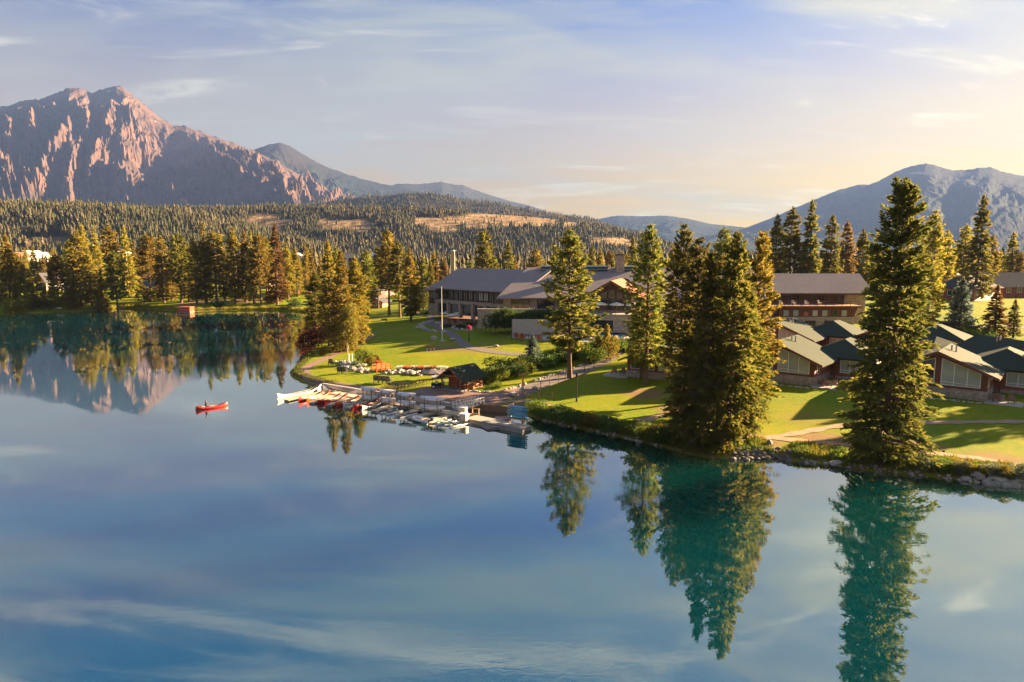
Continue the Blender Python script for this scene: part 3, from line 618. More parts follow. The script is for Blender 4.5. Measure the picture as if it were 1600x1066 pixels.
# --- behind the lodge
LB = 'conifers behind the lodge'
for key, px, ty, Y, wd, nd, lab in [
    ('mid_e', 757, 360, 238, 1.0, 'needles', 'open pine rising above the left lodge roof beside the white chimney stack'),
    ('mid_a', 794, 378, 240, 1.15, 'needles', 'broad conical spruce right of the open pine above the left lodge roof'),
    ('mid_c', 770, 400, 250, 1.0, 'needles', 'low dark conifer between the two tall ones above the left lodge roof'),
    ('mid_b', 868, 385, 235, 0.9, 'needles', 'slim conifer showing just left of the sparse shore spruce top'),
    ('mid_d', 925, 386, 250, 1.1, 'needles', 'conifer left of the stone chimney on the lodge'),
    ('mid_b', 938, 390, 260, 1.0, 'needles_gold', 'golden conifer directly behind the stone chimney on the lodge'),
    ('mid_f', 958, 392, 255, 1.0, 'needles', 'slim dark conifer just right of the stone chimney'),
    ('mid_a', 991, 371, 240, 1.1, 'needles', 'conical spruce behind the lodge roof midway between chimney and shore clump'),
    ('mid_c', 972, 394, 250, 1.0, 'needles_gold', 'low golden conifer left of the conical spruce behind the lodge'),
    ('mid_e', 1132, 356, 230, 1.0, 'needles', 'pine seen over the top of the shore clump'),
    ('mid_b', 1215, 336, 220, 1.0, 'needles', 'leftmost tall spruce behind the right lodge wing'),
    ('mid_c', 1240, 325, 222, 1.0, 'needles', 'gappy spruce, second from left behind the right lodge wing'),
    ('mid_a', 1267, 314, 220, 0.95, 'needles', 'tallest spruce behind the right lodge wing'),
    ('mid_d', 1301, 337, 224, 1.1, 'needles', 'conical spruce right of the tallest one behind the right lodge wing'),
    ('mid_c', 1324, 346, 230, 0.8, 'needles_rust', 'half bare reddish spruce behind the right lodge wing'),
    ('mid_b', 1349, 358, 236, 1.0, 'needles', 'dark spruce behind the end of the right lodge wing'),
    ('mid_f', 1372, 362, 250, 1.2, 'needles', 'slim spruce peeping left of the huge lone spruce'),
    ('mid_c', 1196, 362, 228, 1.0, 'needles_gold', 'golden pine between the shore clump and the right lodge wing'),
    ('hero_c', 1461, 329, 150, 0.8, 'needles_gold', 'tall thin gappy spruce just right of the huge lone spruce'),
    ('mid_b', 1480, 360, 250, 1.2, 'needles_gold', 'brownish spruce behind the tall thin one on the right'),
    ('mid_a', 1535, 306, 235, 1.0, 'needles', 'tall spruce standing before the long dark roofed lodge on the right'),
    ('mid_c', 1512, 352, 260, 1.3, 'needles_gold', 'hazy pine left of the tall spruce by the dark roofed buildings'),
    ('mid_d', 1553, 368, 265, 1.3, 'needles_gold', 'golden spruce at the right shoulder of the tall spruce by the dark roofed buildings'),
    ('mid_a', 1582, 363, 300, 1.3, 'needles_gold', 'broad hazy spruce near the right photo edge above the dark roofs'),
    ('mid_b', 1612, 372, 300, 1.3, 'needles', 'spruce cut by the right photo edge above the dark roofs')]:
    tree_far(key, px, ty, Y, lab, wide=wd, needles=nd, group=LB)
for k in range(26):
    px = 690+k*36+random.uniform(-12, 12); Y = random.uniform(255, 320)
    if 1330 < px < 1460: continue
    tree_far(MIDS[k % 6], px, random.uniform(388, 408), Y, f'small hazy conifer behind the lodge roofs, {ORD[k if k < 13 else 25-k]} from the {"white chimney stack" if k < 13 else "right photo edge"}', group='small conifers behind the lodge roofs', needles=random.choice(['needles', 'needles_gold', 'needles_rust', 'needles']), wide=1.35)
# --- garden spruces
tree_at('garden_spruce', (832, 574), 523, 'plump blue garden spruce beside the hedge', wide=1.0, name='garden_spruce')
tree_at('garden_spruce', (1498, 527), 437, 'slender blue spruce on the lawn between the cabins', wide=0.9, name='garden_spruce')
tree_at('mid_a', (1555, 530), 446, 'bushy rusty brown spruce above the right edge cabin', needles='needles_rust', wide=1.5)
tree_at('mid_a', (1583, 528), 468, 'dark small spruce right of the rusty brown one', wide=1.4)
tree_at('garden_spruce', (1516, 487), 476, 'tiny round spruce on the far lawn before the red building', wide=1.2, needles='needles')
tree_at('garden_spruce', (934, 560), 517, 'young green spruce at the left rear of the hedge', wide=0.8, needles='needles_gold')
tree_at('garden_spruce', (948, 560), 507, 'young golden spruce at the right rear of the hedge', wide=0.75, needles='needles_gold')
tree_at('garden_spruce', (896, 560), 517, 'small blue spruce half hidden behind the sparse spruce trunk', wide=0.9)
# ================================================================ building materials
def stonemat(name, ca, cb, mortar, scale):
    m, t, b = newmat(name); co = N(t, 'ShaderNodeTexCoord')
    v = N(t, 'ShaderNodeTexVoronoi', i_Scale=scale); L(t, co.outputs['Object'], v.inputs['Vector'])
    e = N(t, 'ShaderNodeTexVoronoi', feature='DISTANCE_TO_EDGE', i_Scale=scale); L(t, co.outputs['Object'], e.inputs['Vector'])
    sx = N(t, 'ShaderNodeSeparateColor'); L(t, v.outputs['Color'], sx.inputs[0])
    c = mixc(t, sx.outputs[0], (*ca, 1), (*cb, 1)); mk = ramp(t, e.outputs[0], [(0.02, 0.0), (0.09, 1.0)])
    c = mixc(t, mk, (*mortar, 1), c); L(t, c, b.inputs['Base Color']); b.inputs['Roughness'].default_value = 0.9
    L(t, bumpn(t, mk, 0.7, 0.05), b.inputs['Normal'])
def shinglemat(name, ca, cb, row=0.28):
    m, t, b = newmat(name); co = N(t, 'ShaderNodeTexCoord')
    br = N(t, 'ShaderNodeTexNoise', i_Scale=1.6, i_Detail=9.0, i_Roughness=0.8); L(t, co.outputs['Object'], br.inputs['Vector'])
    sp = N(t, 'ShaderNodeSeparateXYZ'); L(t, co.outputs['Object'], sp.inputs[0])
    n2 = N(t, 'ShaderNodeTexNoise', i_Scale=0.25, i_Detail=4.0); L(t, co.outputs['Object'], n2.inputs['Vector'])
    w_ = mathn(t, 'FRACT', mathn(t, 'MULTIPLY', sp.outputs['Z'], 1/row*2.2))
    c = mixc(t, ramp(t, br.outputs[0], [(0.3, 0.0), (0.7, 1.0)]), (*ca, 1), (*cb, 1))
    c = mixc(t, mathn(t, 'MULTIPLY', n2.outputs[0], 0.5), c, tuple(x*0.7 for x in ca)+(1,))
    L(t, c, b.inputs['Base Color']); b.inputs['Roughness'].default_value = 0.85; b.inputs['Specular IOR Level'].default_value = 0.2
    L(t, bumpn(t, mathn(t, 'ADD', w_, br.outputs[0]), 0.5, 0.03), b.inputs['Normal'])
def logmat(name, ca, cb, rows=3.6):
    m, t, b = newmat(name); co = N(t, 'ShaderNodeTexCoord'); sp = N(t, 'ShaderNodeSeparateXYZ'); L(t, co.outputs['Object'], sp.inputs[0])
    s = mathn(t, 'ABSOLUTE', mathn(t, 'SINE', mathn(t, 'MULTIPLY', sp.outputs['Z'], rows*math.pi)))
    n = N(t, 'ShaderNodeTexNoise', i_Scale=3.0, i_Detail=6.0); mp = N(t, 'ShaderNodeMapping'); mp.inputs['Scale'].default_value = (0.5, 0.5, 4); L(t, co.outputs['Object'], mp.inputs[0]); L(t, mp.outputs[0], n.inputs['Vector'])
    L(t, mixc(t, n.outputs[0], (*ca, 1), (*cb, 1)), b.inputs['Base Color']); b.inputs['Roughness'].default_value = 0.6
    L(t, bumpn(t, s, 0.9, 0.08), b.inputs['Normal'])
stonemat('stone_wall', (0.27, 0.21, 0.17), (0.50, 0.40, 0.32), (0.32, 0.27, 0.22), 2.6)
stonemat('stone_base', (0.24, 0.19, 0.17), (0.50, 0.40, 0.34), (0.28, 0.24, 0.21), 3.2)
shinglemat('lodge_shingle', (0.25, 0.205, 0.200), (0.38, 0.315, 0.305))
shinglemat('green_shingle', (0.034, 0.048, 0.033), (0.054, 0.068, 0.044))
shinglemat('dark_shingle', (0.075, 0.075, 0.085), (0.125, 0.120, 0.130))
shinglemat('red_shingle', (0.30, 0.12, 0.075), (0.40, 0.17, 0.10))
logmat('red_log', (0.24, 0.075, 0.035), (0.33, 0.11, 0.05))
mat('brown_trim', (0.135, 0.050, 0.036), (0.18, 0.068, 0.048), 3.0, 0.6)
mat('dark_trim', (0.070, 0.036, 0.028), (0.100, 0.050, 0.038), 3.0, 0.6)
mat('red_paint', (0.42, 0.055, 0.022), (0.50, 0.085, 0.03), 2.0, 0.5)
mat('orange_timber', (0.42, 0.115, 0.035), (0.52, 0.17, 0.06), 3.0, 0.6)
mat('white_paint', (0.72, 0.70, 0.66), (0.80, 0.78, 0.74), 3.0, 0.5)
mat('cream_wall', (0.55, 0.48, 0.38), (0.63, 0.55, 0.44), 2.0, 0.8)
mat('concrete', (0.36, 0.32, 0.29), (0.45, 0.40, 0.36), 2.0, 0.9, 0.2)
mat('metal_grey', (0.32, 0.32, 0.33), (0.42, 0.42, 0.42), 4.0, 0.4, metal=0.6)
mat('black_metal', (0.015, 0.015, 0.017), (0.03, 0.03, 0.03), 4.0, 0.5)
mat('glass_dark', (0.020, 0.024, 0.028), (0.035, 0.038, 0.04), 0.6, 0.06, spec=0.6)
mat('glass_warm', (0.07, 0.05, 0.03), (0.11, 0.075, 0.04), 0.8, 0.06, spec=0.6)
mat('glass_blind', (0.30, 0.34, 0.33), (0.38, 0.41, 0.39), 0.8, 0.15, spec=0.5)
mat('skylight_glass', (0.10, 0.22, 0.26), (0.14, 0.28, 0.33), 0.8, 0.1, spec=0.6)
mat('timber', (0.30, 0.17, 0.085), (0.40, 0.24, 0.13), 5.0, 0.7, 0.2, (1, 1, 4))
mat('weathered_wood', (0.22, 0.20, 0.185), (0.32, 0.29, 0.265), 5.0, 0.85, 0.2, (4, 1, 1))
mat('chair_wood', (0.21, 0.10, 0.06), (0.28, 0.14, 0.085), 6.0, 0.7)
mat('umbrella_cloth', (0.66, 0.60, 0.52), (0.74, 0.68, 0.60), 3.0, 0.8)
mat('pool_water', (0.02, 0.30, 0.42), (0.04, 0.42, 0.52), 0.5, 0.05, 0.1, spec=0.6)
mat('rock', (0.30, 0.265, 0.235), (0.46, 0.41, 0.36), 3.5, 0.95, 0.6, rnd=0.3)
mat('rock_dark', (0.11, 0.095, 0.085), (0.19, 0.165, 0.15), 3.5, 0.95, 0.6, rnd=0.25)
# ---------------------------------------------------------------- kit
def slab(mb, pts, th):
    """plate under a planar polygon, thickness straight down"""
    return mb.prism([Vector(p)-Vector((0, 0, th)) for p in pts], (0, 0, th))
def gable_roof(parent, name, x0, x1, y0, y1, ze, zr, ox, oy, m, th=0.22, xr=None, oyb=None, trim='brown_trim'):
    """ridge along y; overhang ox at the eaves, oy at front, oyb at back"""
    oyb = oy if oyb is None else oyb; xr = (x0+x1)/2 if xr is None else xr
    ya, yb = y0-oy, y1+oyb; sl, sr = (zr-ze)/(xr-x0), (zr-ze)/(x1-xr); zl, z_r = ze-sl*ox, ze-sr*ox
    o = MB()
    slab(o, [(x0-ox, ya, zl), (xr, ya, zr), (xr, yb, zr), (x0-ox, yb, zl)], th)
    slab(o, [(xr, ya, zr), (x1+ox, ya, z_r), (x1+ox, yb, z_r), (xr, yb, zr)], th)
    r = o.build(name, m, parent)
    f = MB(); e = 0.05
    for (xa, za, xb, zb) in ((x0-ox, zl, xr, zr), (xr, zr, x1+ox, z_r)):
        f.prism([(xa, ya-e, za-th-0.1), (xb, ya-e, zb-th-0.1), (xb, ya-e, zb+0.03), (xa, ya-e, za+0.03)], (0, e-0.004, 0))
    f.build('fascia', trim, r); return r
def hip_roof(parent, name, x0, x1, y0, y1, ze, zr, ov, m, hip_front, hip_back=0.0, th=0.2):
    """ridge along y at the centre; hip_front/back are the hip runs (0 = gable)"""
    xa, xb, ya, yb = x0-ov, x1+ov, y0-ov, y1+ov; xr = (xa+xb)/2; p, q = (xr, ya+hip_front, zr), (xr, yb-hip_back, zr)
    A, B, C, D = (xa, ya, ze), (xb, ya, ze), (xb, yb, ze), (xa, yb, ze); o = MB()
    slab(o, [A, p, q, D] if hip_back or True else [], th); slab(o, [p, B, C, q], th); slab(o, [A, B, p], th)
    slab(o, [q, C, D], th)
    return o.build(name, m, parent)
def wall_poly(parent, name, pts, dvec, m):
    return MB().prism(pts, dvec).build(name, m, parent)
def window(parent, quad, n, nx, frame, glass, bar=0.10, rail=0.0):
    """quad: bottom-left, bottom-right, top-right, top-left on the wall plane; n: outward normal"""
    bl, br, tr, tl = (Vector(p) for p in quad); n = Vector(n)
    def at(u, v): return (bl.lerp(br, u)).lerp(tl.lerp(tr, u), v)
    f = MB(); d = n*0.09
    W = (br-bl).length; H = max((tl-bl).length, (tr-br).length); bu, bv = bar/W, bar/H
    def strip(a, b, c, e): f.prism([a, b, c, e], d)
    strip(at(0, 0), at(1, 0), at(1, bv), at(0, bv)); strip(at(0, 1-bv), at(1, 1-bv), at(1, 1), at(0, 1))
    for k in range(nx+1):
        u = k/nx; ua, ub = (0, bu) if k == 0 else ((1-bu, 1) if k == nx else (u-bu/2, u+bu/2)); strip(at(ua, bv), at(ub, bv), at(ub, 1-bv), at(ua, 1-bv))
    if rail: strip(at(bu, rail), at(1-bu, rail), at(1-bu, rail+bv*0.8), at(bu, rail+bv*0.8))
    w_ = f.build('window', frame, parent)
    for k in range(nx):
        a, b_ = k/nx+bu*0.6, (k+1)/nx-bu*0.6
        MB().prism([at(a, bv*0.9), at(b_, bv*0.9), at(b_, 1-bv*0.9), at(a, 1-bv*0.9)], n*0.035).build('pane', glass if isinstance(glass, str) else glass[k % len(glass)], w_)
    return w_
def chair(loc, rz, label, group, wood='chair_wood', k=1.0, name='garden_chair'):
    r = empty(name, loc, rz, label, 'chair', group); r.scale = (k, k, k)
    s = MB()
    for j in range(4): s.box((0, -0.22+j*0.13, 0.36-j*0.02), (0.56, 0.11, 0.03))
    s.build('seat', wood, r); b = MB()
    M = Matrix.Rotation(R(-22), 3, 'X')
    for j in range(5): b.box((-0.24+j*0.12, 0.36, 0.66), (0.105, 0.03, 0.78-0.05*abs(j-2)), M=M)
    b.build('backrest', wood, r)
    for sx in (-1, 1):
        MB().box((sx*0.33, 0.02, 0.56), (0.12, 0.66, 0.03)).build('armrest', wood, r)
        MB().box((sx*0.31, -0.25, 0.275), (0.05, 0.09, 0.55)).build('leg', wood, r); MB().box((sx*0.31, 0.25, 0.275), (0.05, 0.09, 0.55)).build('leg', wood, r)
    return r
def parasol(loc, label, group, rad=1.5, h=2.5, cloth='umbrella_cloth'):
    r = empty('parasol', loc, random.random(), label, 'parasol', group)
    MB().tube((0, 0, 0), (0, 0, h), 0.03).build('pole', 'timber', r); MB().lathe((0, 0, 0), [(0.28, 0), (0.28, 0.06), (0.05, 0.08)], 12).build('base', 'black_metal', r)
    c = MB(); v = [(0, 0, h+0.02)]
    for k in range(8): a = k*math.pi/4; v.append((rad*math.cos(a), rad*math.sin(a), h-0.5))
    for k in range(8): a = k*math.pi/4; v.append((rad*math.cos(a), rad*math.sin(a), h-0.66))
    c.add(v, [(0, k+1, (k+1) % 8+1) for k in range(8)]+[(k+1, k+9, (k+1) % 8+9, (k+1) % 8+1) for k in range(8)]); c.build('canopy', cloth, r)
    return r

# ================================================================ green roofed cabins
CABG = 'green roofed guest cabins'
def cabin(loc, rz, label, mirror=False, panes=('glass_dark', 'glass_blind'), W=5.5, D=9.0, wall='red_log', front='brown_trim', sc_=1.0, wing=True):
    r = empty('cabin', loc, rz, label, 'cabin', CABG); r.scale = (-sc_ if mirror else sc_, sc_, sc_)
    zb, ze, zr = 1.25, 3.75, 6.1
    MB().box((0, D/2, zb/2-0.6), (2*W, D, zb+1.2)).build('stone_base', 'stone_base', r)
    g = [(-W+0.06, 0.06, zb+.002), (W-0.06, 0.06, zb+.002), (W-0.06, 0.06, ze), (0, 0.06, zr-0.05), (-W+0.06, 0.06, ze)]
    wall_poly(r, 'gable_wall', g, (0, 0.2, 0), front)
    wall_poly(r, 'gable_wall', [(x, D-0.3, z) for x, y, z in g], (0, 0.2, 0), wall)
    for s in (-1, 1): MB().box((s*(W-0.15), D/2, (zb+ze)/2), (0.18, D-0.7, ze-zb)).build('side_wall', wall, r)
    rf = gable_roof(r, 'roof', -W, W, 0, D, ze, zr, 1.3, 1.1, 'green_shingle', oyb=0.4)
    for k in (0, 1): MB().tube((0.8+k*0.5, 4.2+k*0.1, 5.2), (0.8+k*0.5, 4.2+k*0.1, 6.45), 0.11).build('vent_pipe', 'metal_grey', rf)
    for s, gl in ((-1, panes[0]), (1, panes[1])):
        xo, xi = s*(W-0.75), s*0.35; zo, zi = ze-0.25, zr-1.0; zs = zb+0.35
        q = [(xo, 0.06, zs), (xi, 0.06, zs), (xi, 0.06, zi), (xo, 0.06, zo)] if s < 0 else [(xi, 0.06, zs), (xo, 0.06, zs), (xo, 0.06, zo), (xi, 0.06, zi)]
        window(r, q, (0, -1, 0), 3, 'white_paint', gl, 0.10, rail=0.13)
    window(r, [(W-0.06, 1.0, 1.6), (W-0.06, 2.0, 1.6), (W-0.06, 2.0, 3.2), (W-0.06, 1.0, 3.2)], (1, 0, 0), 1, 'white_paint', 'glass_dark', 0.1)
    window(r, [(W-0.06, 4.0, 2.2), (W-0.06, 5.3, 2.2), (W-0.06, 5.3, 3.3), (W-0.06, 4.0, 3.3)], (1, 0, 0), 2, 'white_paint', 'glass_blind', 0.1)
    if wing:
        x0, x1, y0, y1 = 2.2, 10.6, 7.6, 16.0
        MB().box(((x0+x1)/2, (y0+y1)/2, 0.0), (x1-x0, y1-y0, 1.2)).build('stone_base', 'stone_base', r)
        MB().box(((x0+x1)/2, (y0+y1)/2, 2.02), (x1-x0-0.1, y1-y0-0.1, 2.84)).build('wing_wall', wall, r)
        hip_roof(r, 'wing_roof', x0, x1, y0, y1, 3.45, 5.75, 1.0, 'green_shingle', 4.4, 3.0)
        window(r, [(6.8, y0+0.05, 1.1), (9.4, y0+0.05, 1.1), (9.4, y0+0.05, 3.0), (6.8, y0+0.05, 3.0)], (0, -1, 0), 2, 'white_paint', 'glass_blind', 0.1, rail=0.2)
        window(r, [(x1-0.05, 8.6, 1.4), (x1-0.05, 10.0, 1.4), (x1-0.05, 10.0, 2.9), (x1-0.05, 8.6, 2.9)], (1, 0, 0), 2, 'white_paint', 'glass_blind', 0.1)
        MB().box((x1-0.02, 11.6, 1.75), (0.1, 1.0, 2.2)).build('door', 'white_paint', r)
        MB().box((W+0.9, 1.75, 0.35), (1.7, 0.3, 0.9)).build('porch_wall', 'stone_base', r)
        for k in range(2): MB().box((x1-0.2, y0-0.45+k*0.0, 1.75) if k == 0 else (x0+4.0, y0-0.45, 1.75), (0.16, 0.16, 3.4)).build('porch_post', 'brown_trim', r)
    return r
def loc_of(root, p):
    M = Matrix.Rotation(root.rotation_euler[2], 3, 'Z'); s = root.scale
    q = Vector(root.location)+M@Vector((p[0]*s[0], p[1]*s[1], p[2]*s[2])); return q
RZC = R(-40)
def cabin_corner(px, py, rz, corner=(5.5, 0), mirror=False, sc_=1.0, drop=0.0):
    p = G(px, py); M = Matrix.Rotation(rz, 3, 'Z'); c = M@Vector(((-1 if mirror else 1)*corner[0]*sc_, corner[1]*sc_, 0)); return Vector((p.x-c.x, p.y-c.y, p.z-drop))
c1 = cabin(cabin_corner(1272, 604, RZC, sc_=1.07), RZC, 'green roofed cabin with drawn pale blinds between shore clump and huge spruce', panes=('glass_dark', 'glass_blind'), sc_=1.07)
c3 = cabin(cabin_corner(1541, 628, RZC, sc_=1.07), RZC, 'nearest green roofed cabin right of the huge lone spruce', panes=('glass_dark', 'glass_blind'), sc_=1.07)
c2 = cabin(cabin_corner(1262, 560, RZC, sc_=1.07), RZC, 'green roofed cabin directly behind the one with pale blinds', panes=('glass_blind', 'glass_blind'), sc_=1.07)
c5 = cabin(cabin_corner(1436, 565, RZC), RZC, 'green roofed cabin peeping out behind the huge lone spruce')
rz4 = R(12)
c4 = cabin(cabin_corner(1556, 596, rz4, (5.5, 0), True), rz4, 'green roofed cabin cut by the right photo edge', mirror=True, panes=('glass_dark', 'glass_dark'), front='orange_timber')  # orange front: warm light put into the wall colour, other cabins are brown
rz6 = R(-30)
c6 = cabin(cabin_corner(979, 589, rz6, (-5.5, 0), sc_=0.92), rz6, 'small stone footed cabin half hidden behind the shore clump', panes=('glass_dark', 'glass_blind'), sc_=0.92, wing=False)
# patios and chairs beside the cabins
for cb, nm in ((c1, 'the cabin with pale blinds'), (c3, 'the nearest cabin on the right'), (c6, 'the small cabin behind the shore clump')):
    sx = -1 if cb is c6 else 1
    q = loc_of(cb, (sx*7.3, 0.4, 0)); z = max(hz1(q.x+a, q.y+b_) for a in (-2.2, 0, 2.2) for b_ in (-1.4, 0, 1.4)); q.z = z
    p = MB().box((q.x, q.y, z-0.2), (4.2, 3.0, 0.5), cb.rotation_euler[2]).build('patio_slab', 'concrete'); tag(p, 'pale concrete patio beside '+nm, kind='structure')
    for k in (0, 1):
        a = loc_of(cb, (sx*(6.5+k*1.55), 0.3, 0)); a.z = z+0.05
        chair(a, cb.rotation_euler[2]+R(-6+12*k), f'{"left" if k == 0 else "right"} wooden patio chair beside {nm}', 'wooden patio chairs', k=1.15)
q = loc_of(c3, (9.6, 4.6, 0)); q.z = hz1(q.x, q.y); chair(q, RZC, 'wooden chair further back on the porch of the nearest cabin', 'wooden patio chairs', k=1.15)

# ================================================================ boat house
bz = R(-38); bp = G(704, 611)
bh = empty('boat_hut', bp, bz, 'small red log hut with green roof and porch by the docks', 'hut')
W, D, P_ = 2.0, 5.4, 1.7
MB().box((0, P_+(D-P_)/2, 1.15), (2*W, D-P_, 2.3)).build('log_wall', 'red_log', bh)
wall_poly(bh, 'gable_wall', [(-W, P_-0.02, 2.302), (W, P_-0.02, 2.302), (0, P_-0.02, 3.62)], (0, 0.2, 0), 'red_log')
gable_roof(bh, 'roof', -W, W, 0, D, 2.35, 3.75, 0.75, 0.35, 'green_shingle', 0.16)
MB().box((0, P_/2, 0.05), (2*W, P_, 0.3)).build('porch_floor', 'weathered_wood', bh)
for s in (-1, 1):
    MB().tube((s*(W-0.12), 0.12, 0.2), (s*(W-0.12), 0.12, 2.35), 0.11).build('porch_post', 'red_log', bh)
    MB().box((s*(W-0.12), 0.9, 1.0), (0.08, 1.3, 0.08)).build('porch_rail', 'red_log', bh)
MB().box((0, 0.05, 2.38), (2*W+0.2, 0.16, 0.2)).build('beam', 'red_log', bh)
MB().box((0.5, P_-0.06, 1.15), (0.95, 0.1, 2.0)).build('door', 'dark_trim', bh)
window(bh, [(W+0.005, 1.95, 1.1), (W+0.005, 2.75, 1.1), (W+0.005, 2.75, 1.95), (W+0.005, 1.95, 1.95)], (1, 0, 0), 1, 'white_paint', 'glass_dark', 0.1)

# ================================================================ main lodge
lodge = empty('main_lodge', (0, 0, 0), 0, 'long stone and timber lodge with grey shingle roofs above the lawns', 'lodge')
def frame2(px, Y, ang):                       # local frame on the lodge: origin at pixel column px and depth Y, x axis turned by ang
    o = U(px, 460, Y); return Vector((o.x, o.y, 0)), Matrix.Rotation(ang, 3, 'Z')
class Sub:
    """adds shapes given in a turned local frame"""
    def __init__(s, o, M): s.o, s.M = o, M
    def p(s, q): return s.o+s.M@Vector(q)
    def poly(s, name, pts, d, m, parent=lodge): return wall_poly(parent, name, [s.p(q) for q in pts], s.M@Vector(d), m)
    def box(s, name, c, d, m, parent=lodge): return MB().box(s.p(c), d, M=s.M).build(name, m, parent)
    def plate(s, name, pts, th, m, parent=lodge): return slab(MB(), [s.p(q) for q in pts], th).build(name, m, parent)
    def win(s, x0, x1, y, z0, z1, nx, fr, gl, bar=0.12, rail=0): return window(lodge, [s.p((x0, y, z0)), s.p((x1, y, z0)), s.p((x1, y, z1)), s.p((x0, y, z1))], s.M@Vector((0, -1, 0)), nx, fr, gl, bar, rail)
# left wing, turned towards the lawn
o, M = frame2(682, 205, R(-46)); S = Sub(o, M); LW = 36.0
S.box('lower_wall', (LW/2, 5, 6.4), (LW, 10, 4.0), 'stone_wall')
S.box('upper_wall', (LW/2, 5.2, 10.35), (LW-0.3, 9.6, 3.9), 'dark_trim')
rf = S.plate('roof', [(-1, -1.6, 12.0), (LW+1.5, -1.6, 12.0), (LW+1.5, 9.5, 17.6), (-1, 9.5, 17.6)], 0.3, 'lodge_shingle')
S.plate('roof', [(-1, 9.5, 17.6), (LW+1.5, 9.5, 17.6), (LW+1.5, 20, 12.0), (-1, 20, 12.0)], 0.3, 'lodge_shingle')
S.poly('gable_wall', [(0, 0.4, 12.2), (0, 9.5, 17.1), (0, 18.5, 12.2)], (0.3, 0, 0), 'dark_trim')
for k in range(16): S.win(1.0+k*2.18, 2.9+k*2.18, 0.39, 8.9, 11.3, 2, 'dark_trim', random.choice(['glass_dark', 'glass_dark', 'glass_warm', 'glass_blind']), 0.14)
for k in range(17): S.box('mullion_post', (0.85+k*2.18, 0.28, 10.2), (0.22, 0.3, 3.3), 'dark_trim')
S.box('stone_band', (LW/2, -0.25, 8.15), (LW+0.6, 0.5, 0.9), 'stone_wall')
for k in range(5): S.box('ground_opening', (3.5+k*5.4, -0.05, 6.1), (4.0, 0.2, 2.8), 'glass_dark')
for k in range(6): S.box('stone_pier', (0.8+k*5.4, -0.4, 5.9), (0.9, 0.9, 4.2), 'stone_wall')
S.box('end_block', (-2.6, 5, 8.2), (5.0, 8.0, 6.4), 'dark_trim'); S.box('end_base', (-2.6, 5, 5.3), (5.3, 8.4, 3.6), 'stone_wall')
S.plate('end_roof', [(-6, 0.2, 11.2), (-0.5, 0.2, 11.2), (-0.5, 5, 13.4), (-6, 5, 13.4)], 0.25, 'lodge_shingle'); S.plate('end_roof', [(-6, 5, 13.4), (-0.5, 5, 13.4), (-0.5, 9.8, 11.2), (-6, 9.8, 11.2)], 0.25, 'lodge_shingle')
S.poly('end_gable', [(-5.1, 1.0, 11.2), (-5.1, 5, 13.1), (-5.1, 9.0, 11.2)], (0.2, 0, 0), 'dark_trim')
S.win(-4.6, -0.6, 0.98, 8.6, 10.8, 3, 'dark_trim', 'glass_dark', 0.14)
# middle block
o, M = frame2(786, 175, R(-4)); S = Sub(o, M); MW = 64.0
S.box('middle_wall', (MW/2, 7, 8.0), (MW, 13.5, 7.0), 'stone_wall')
S.plate('roof', [(-1.5, -1.8, 11.0), (MW+1, -1.8, 11.0), (MW+1, 14, 18.2), (5.5, 14, 18.2)], 0.3, 'lodge_shingle')
S.plate('roof', [(5.5, 14, 18.2), (MW+1, 14, 18.2), (MW+1, 28, 11.5), (5.5, 28, 11.5)], 0.3, 'lodge_shingle')
S.plate('roof', [(-1.5, -1.8, 11.0), (5.5, 14, 18.2), (5.5, 28, 11.5), (-1.5, 24, 11.5)], 0.3, 'lodge_shingle')
for (a, b_) in ((9.3, 14.5), (20.5, 27.0), (29, 34.0)): 
    S.box('skylight_curb', ((a+b_)/2, 12.8, 18.05), (b_-a, 2.2, 0.9), 'dark_trim')
    S.plate('skylight', [(a, 11.4, 17.75), (b_, 11.4, 17.75), (b_, 13.6, 18.8), (a, 13.6, 18.8)], 0.12, 'skylight_glass')
ch = S.box('chimney', (30.2, 12.5, 19.2), (2.3, 2.3, 4.6), 'stone_wall'); S.box('chimney_cap', (30.2, 12.5, 21.6), (2.6, 2.6, 0.3), 'dark_trim', ch); S.box('flue', (30.2, 12.5, 22.0), (1.0, 1.0, 0.6), 'concrete', ch)
for k, (a, b_) in enumerate(((2.0, 6.8), (8.6, 13.0), (13.8, 17.8), (18.6, 21.0))):
    S.win(a, b_, 0.23, 7.9, 10.4, 3, 'dark_trim', 'glass_warm' if k == 0 else 'glass_dark', 0.14)
for k in range(2): S.win(-1.6+k*1.3-0.9, -1.0+k*1.3-0.9, 0.22, 9.2, 9.9, 1, 'dark_trim', 'glass_dark', 0.08)
# great hall gable with terrace
o, M = frame2(956, 161, R(-17)); S = Sub(o, M)
S.poly('hall_wall', [(-6.4, 0, 4.4), (6.4, 0, 4.4), (6.4, 0, 11.9), (0, 0, 15.3), (-6.4, 0, 11.9)], (0, 7.5, 0), 'stone_wall')
S.plate('hall_roof', [(-7.9, -1.6, 11.25), (0, -1.6, 15.75), (0, 16, 15.75), (-7.9, 12, 11.25)], 0.25, 'red_shingle'); S.plate('hall_roof', [(0, -1.6, 15.75), (7.9, -1.6, 11.25), (7.9, 12, 11.25), (0, 16, 15.75)], 0.25, 'red_shingle')
for s in (-1, 1): S.poly('fascia', [(s*7.95, -1.66, 10.85), (0, -1.66, 15.35), (0, -1.66, 15.8), (s*7.95, -1.66, 11.3)], (0, 0.05, 0), 'brown_trim')
S.poly('timber_gable', [(-4.6, -0.04, 11.6), (4.6, -0.04, 11.6), (4.6, -0.04, 12.5), (0, -0.04, 15.0), (-4.6, -0.04, 12.5)], (0, 0.03, 0), 'dark_trim')
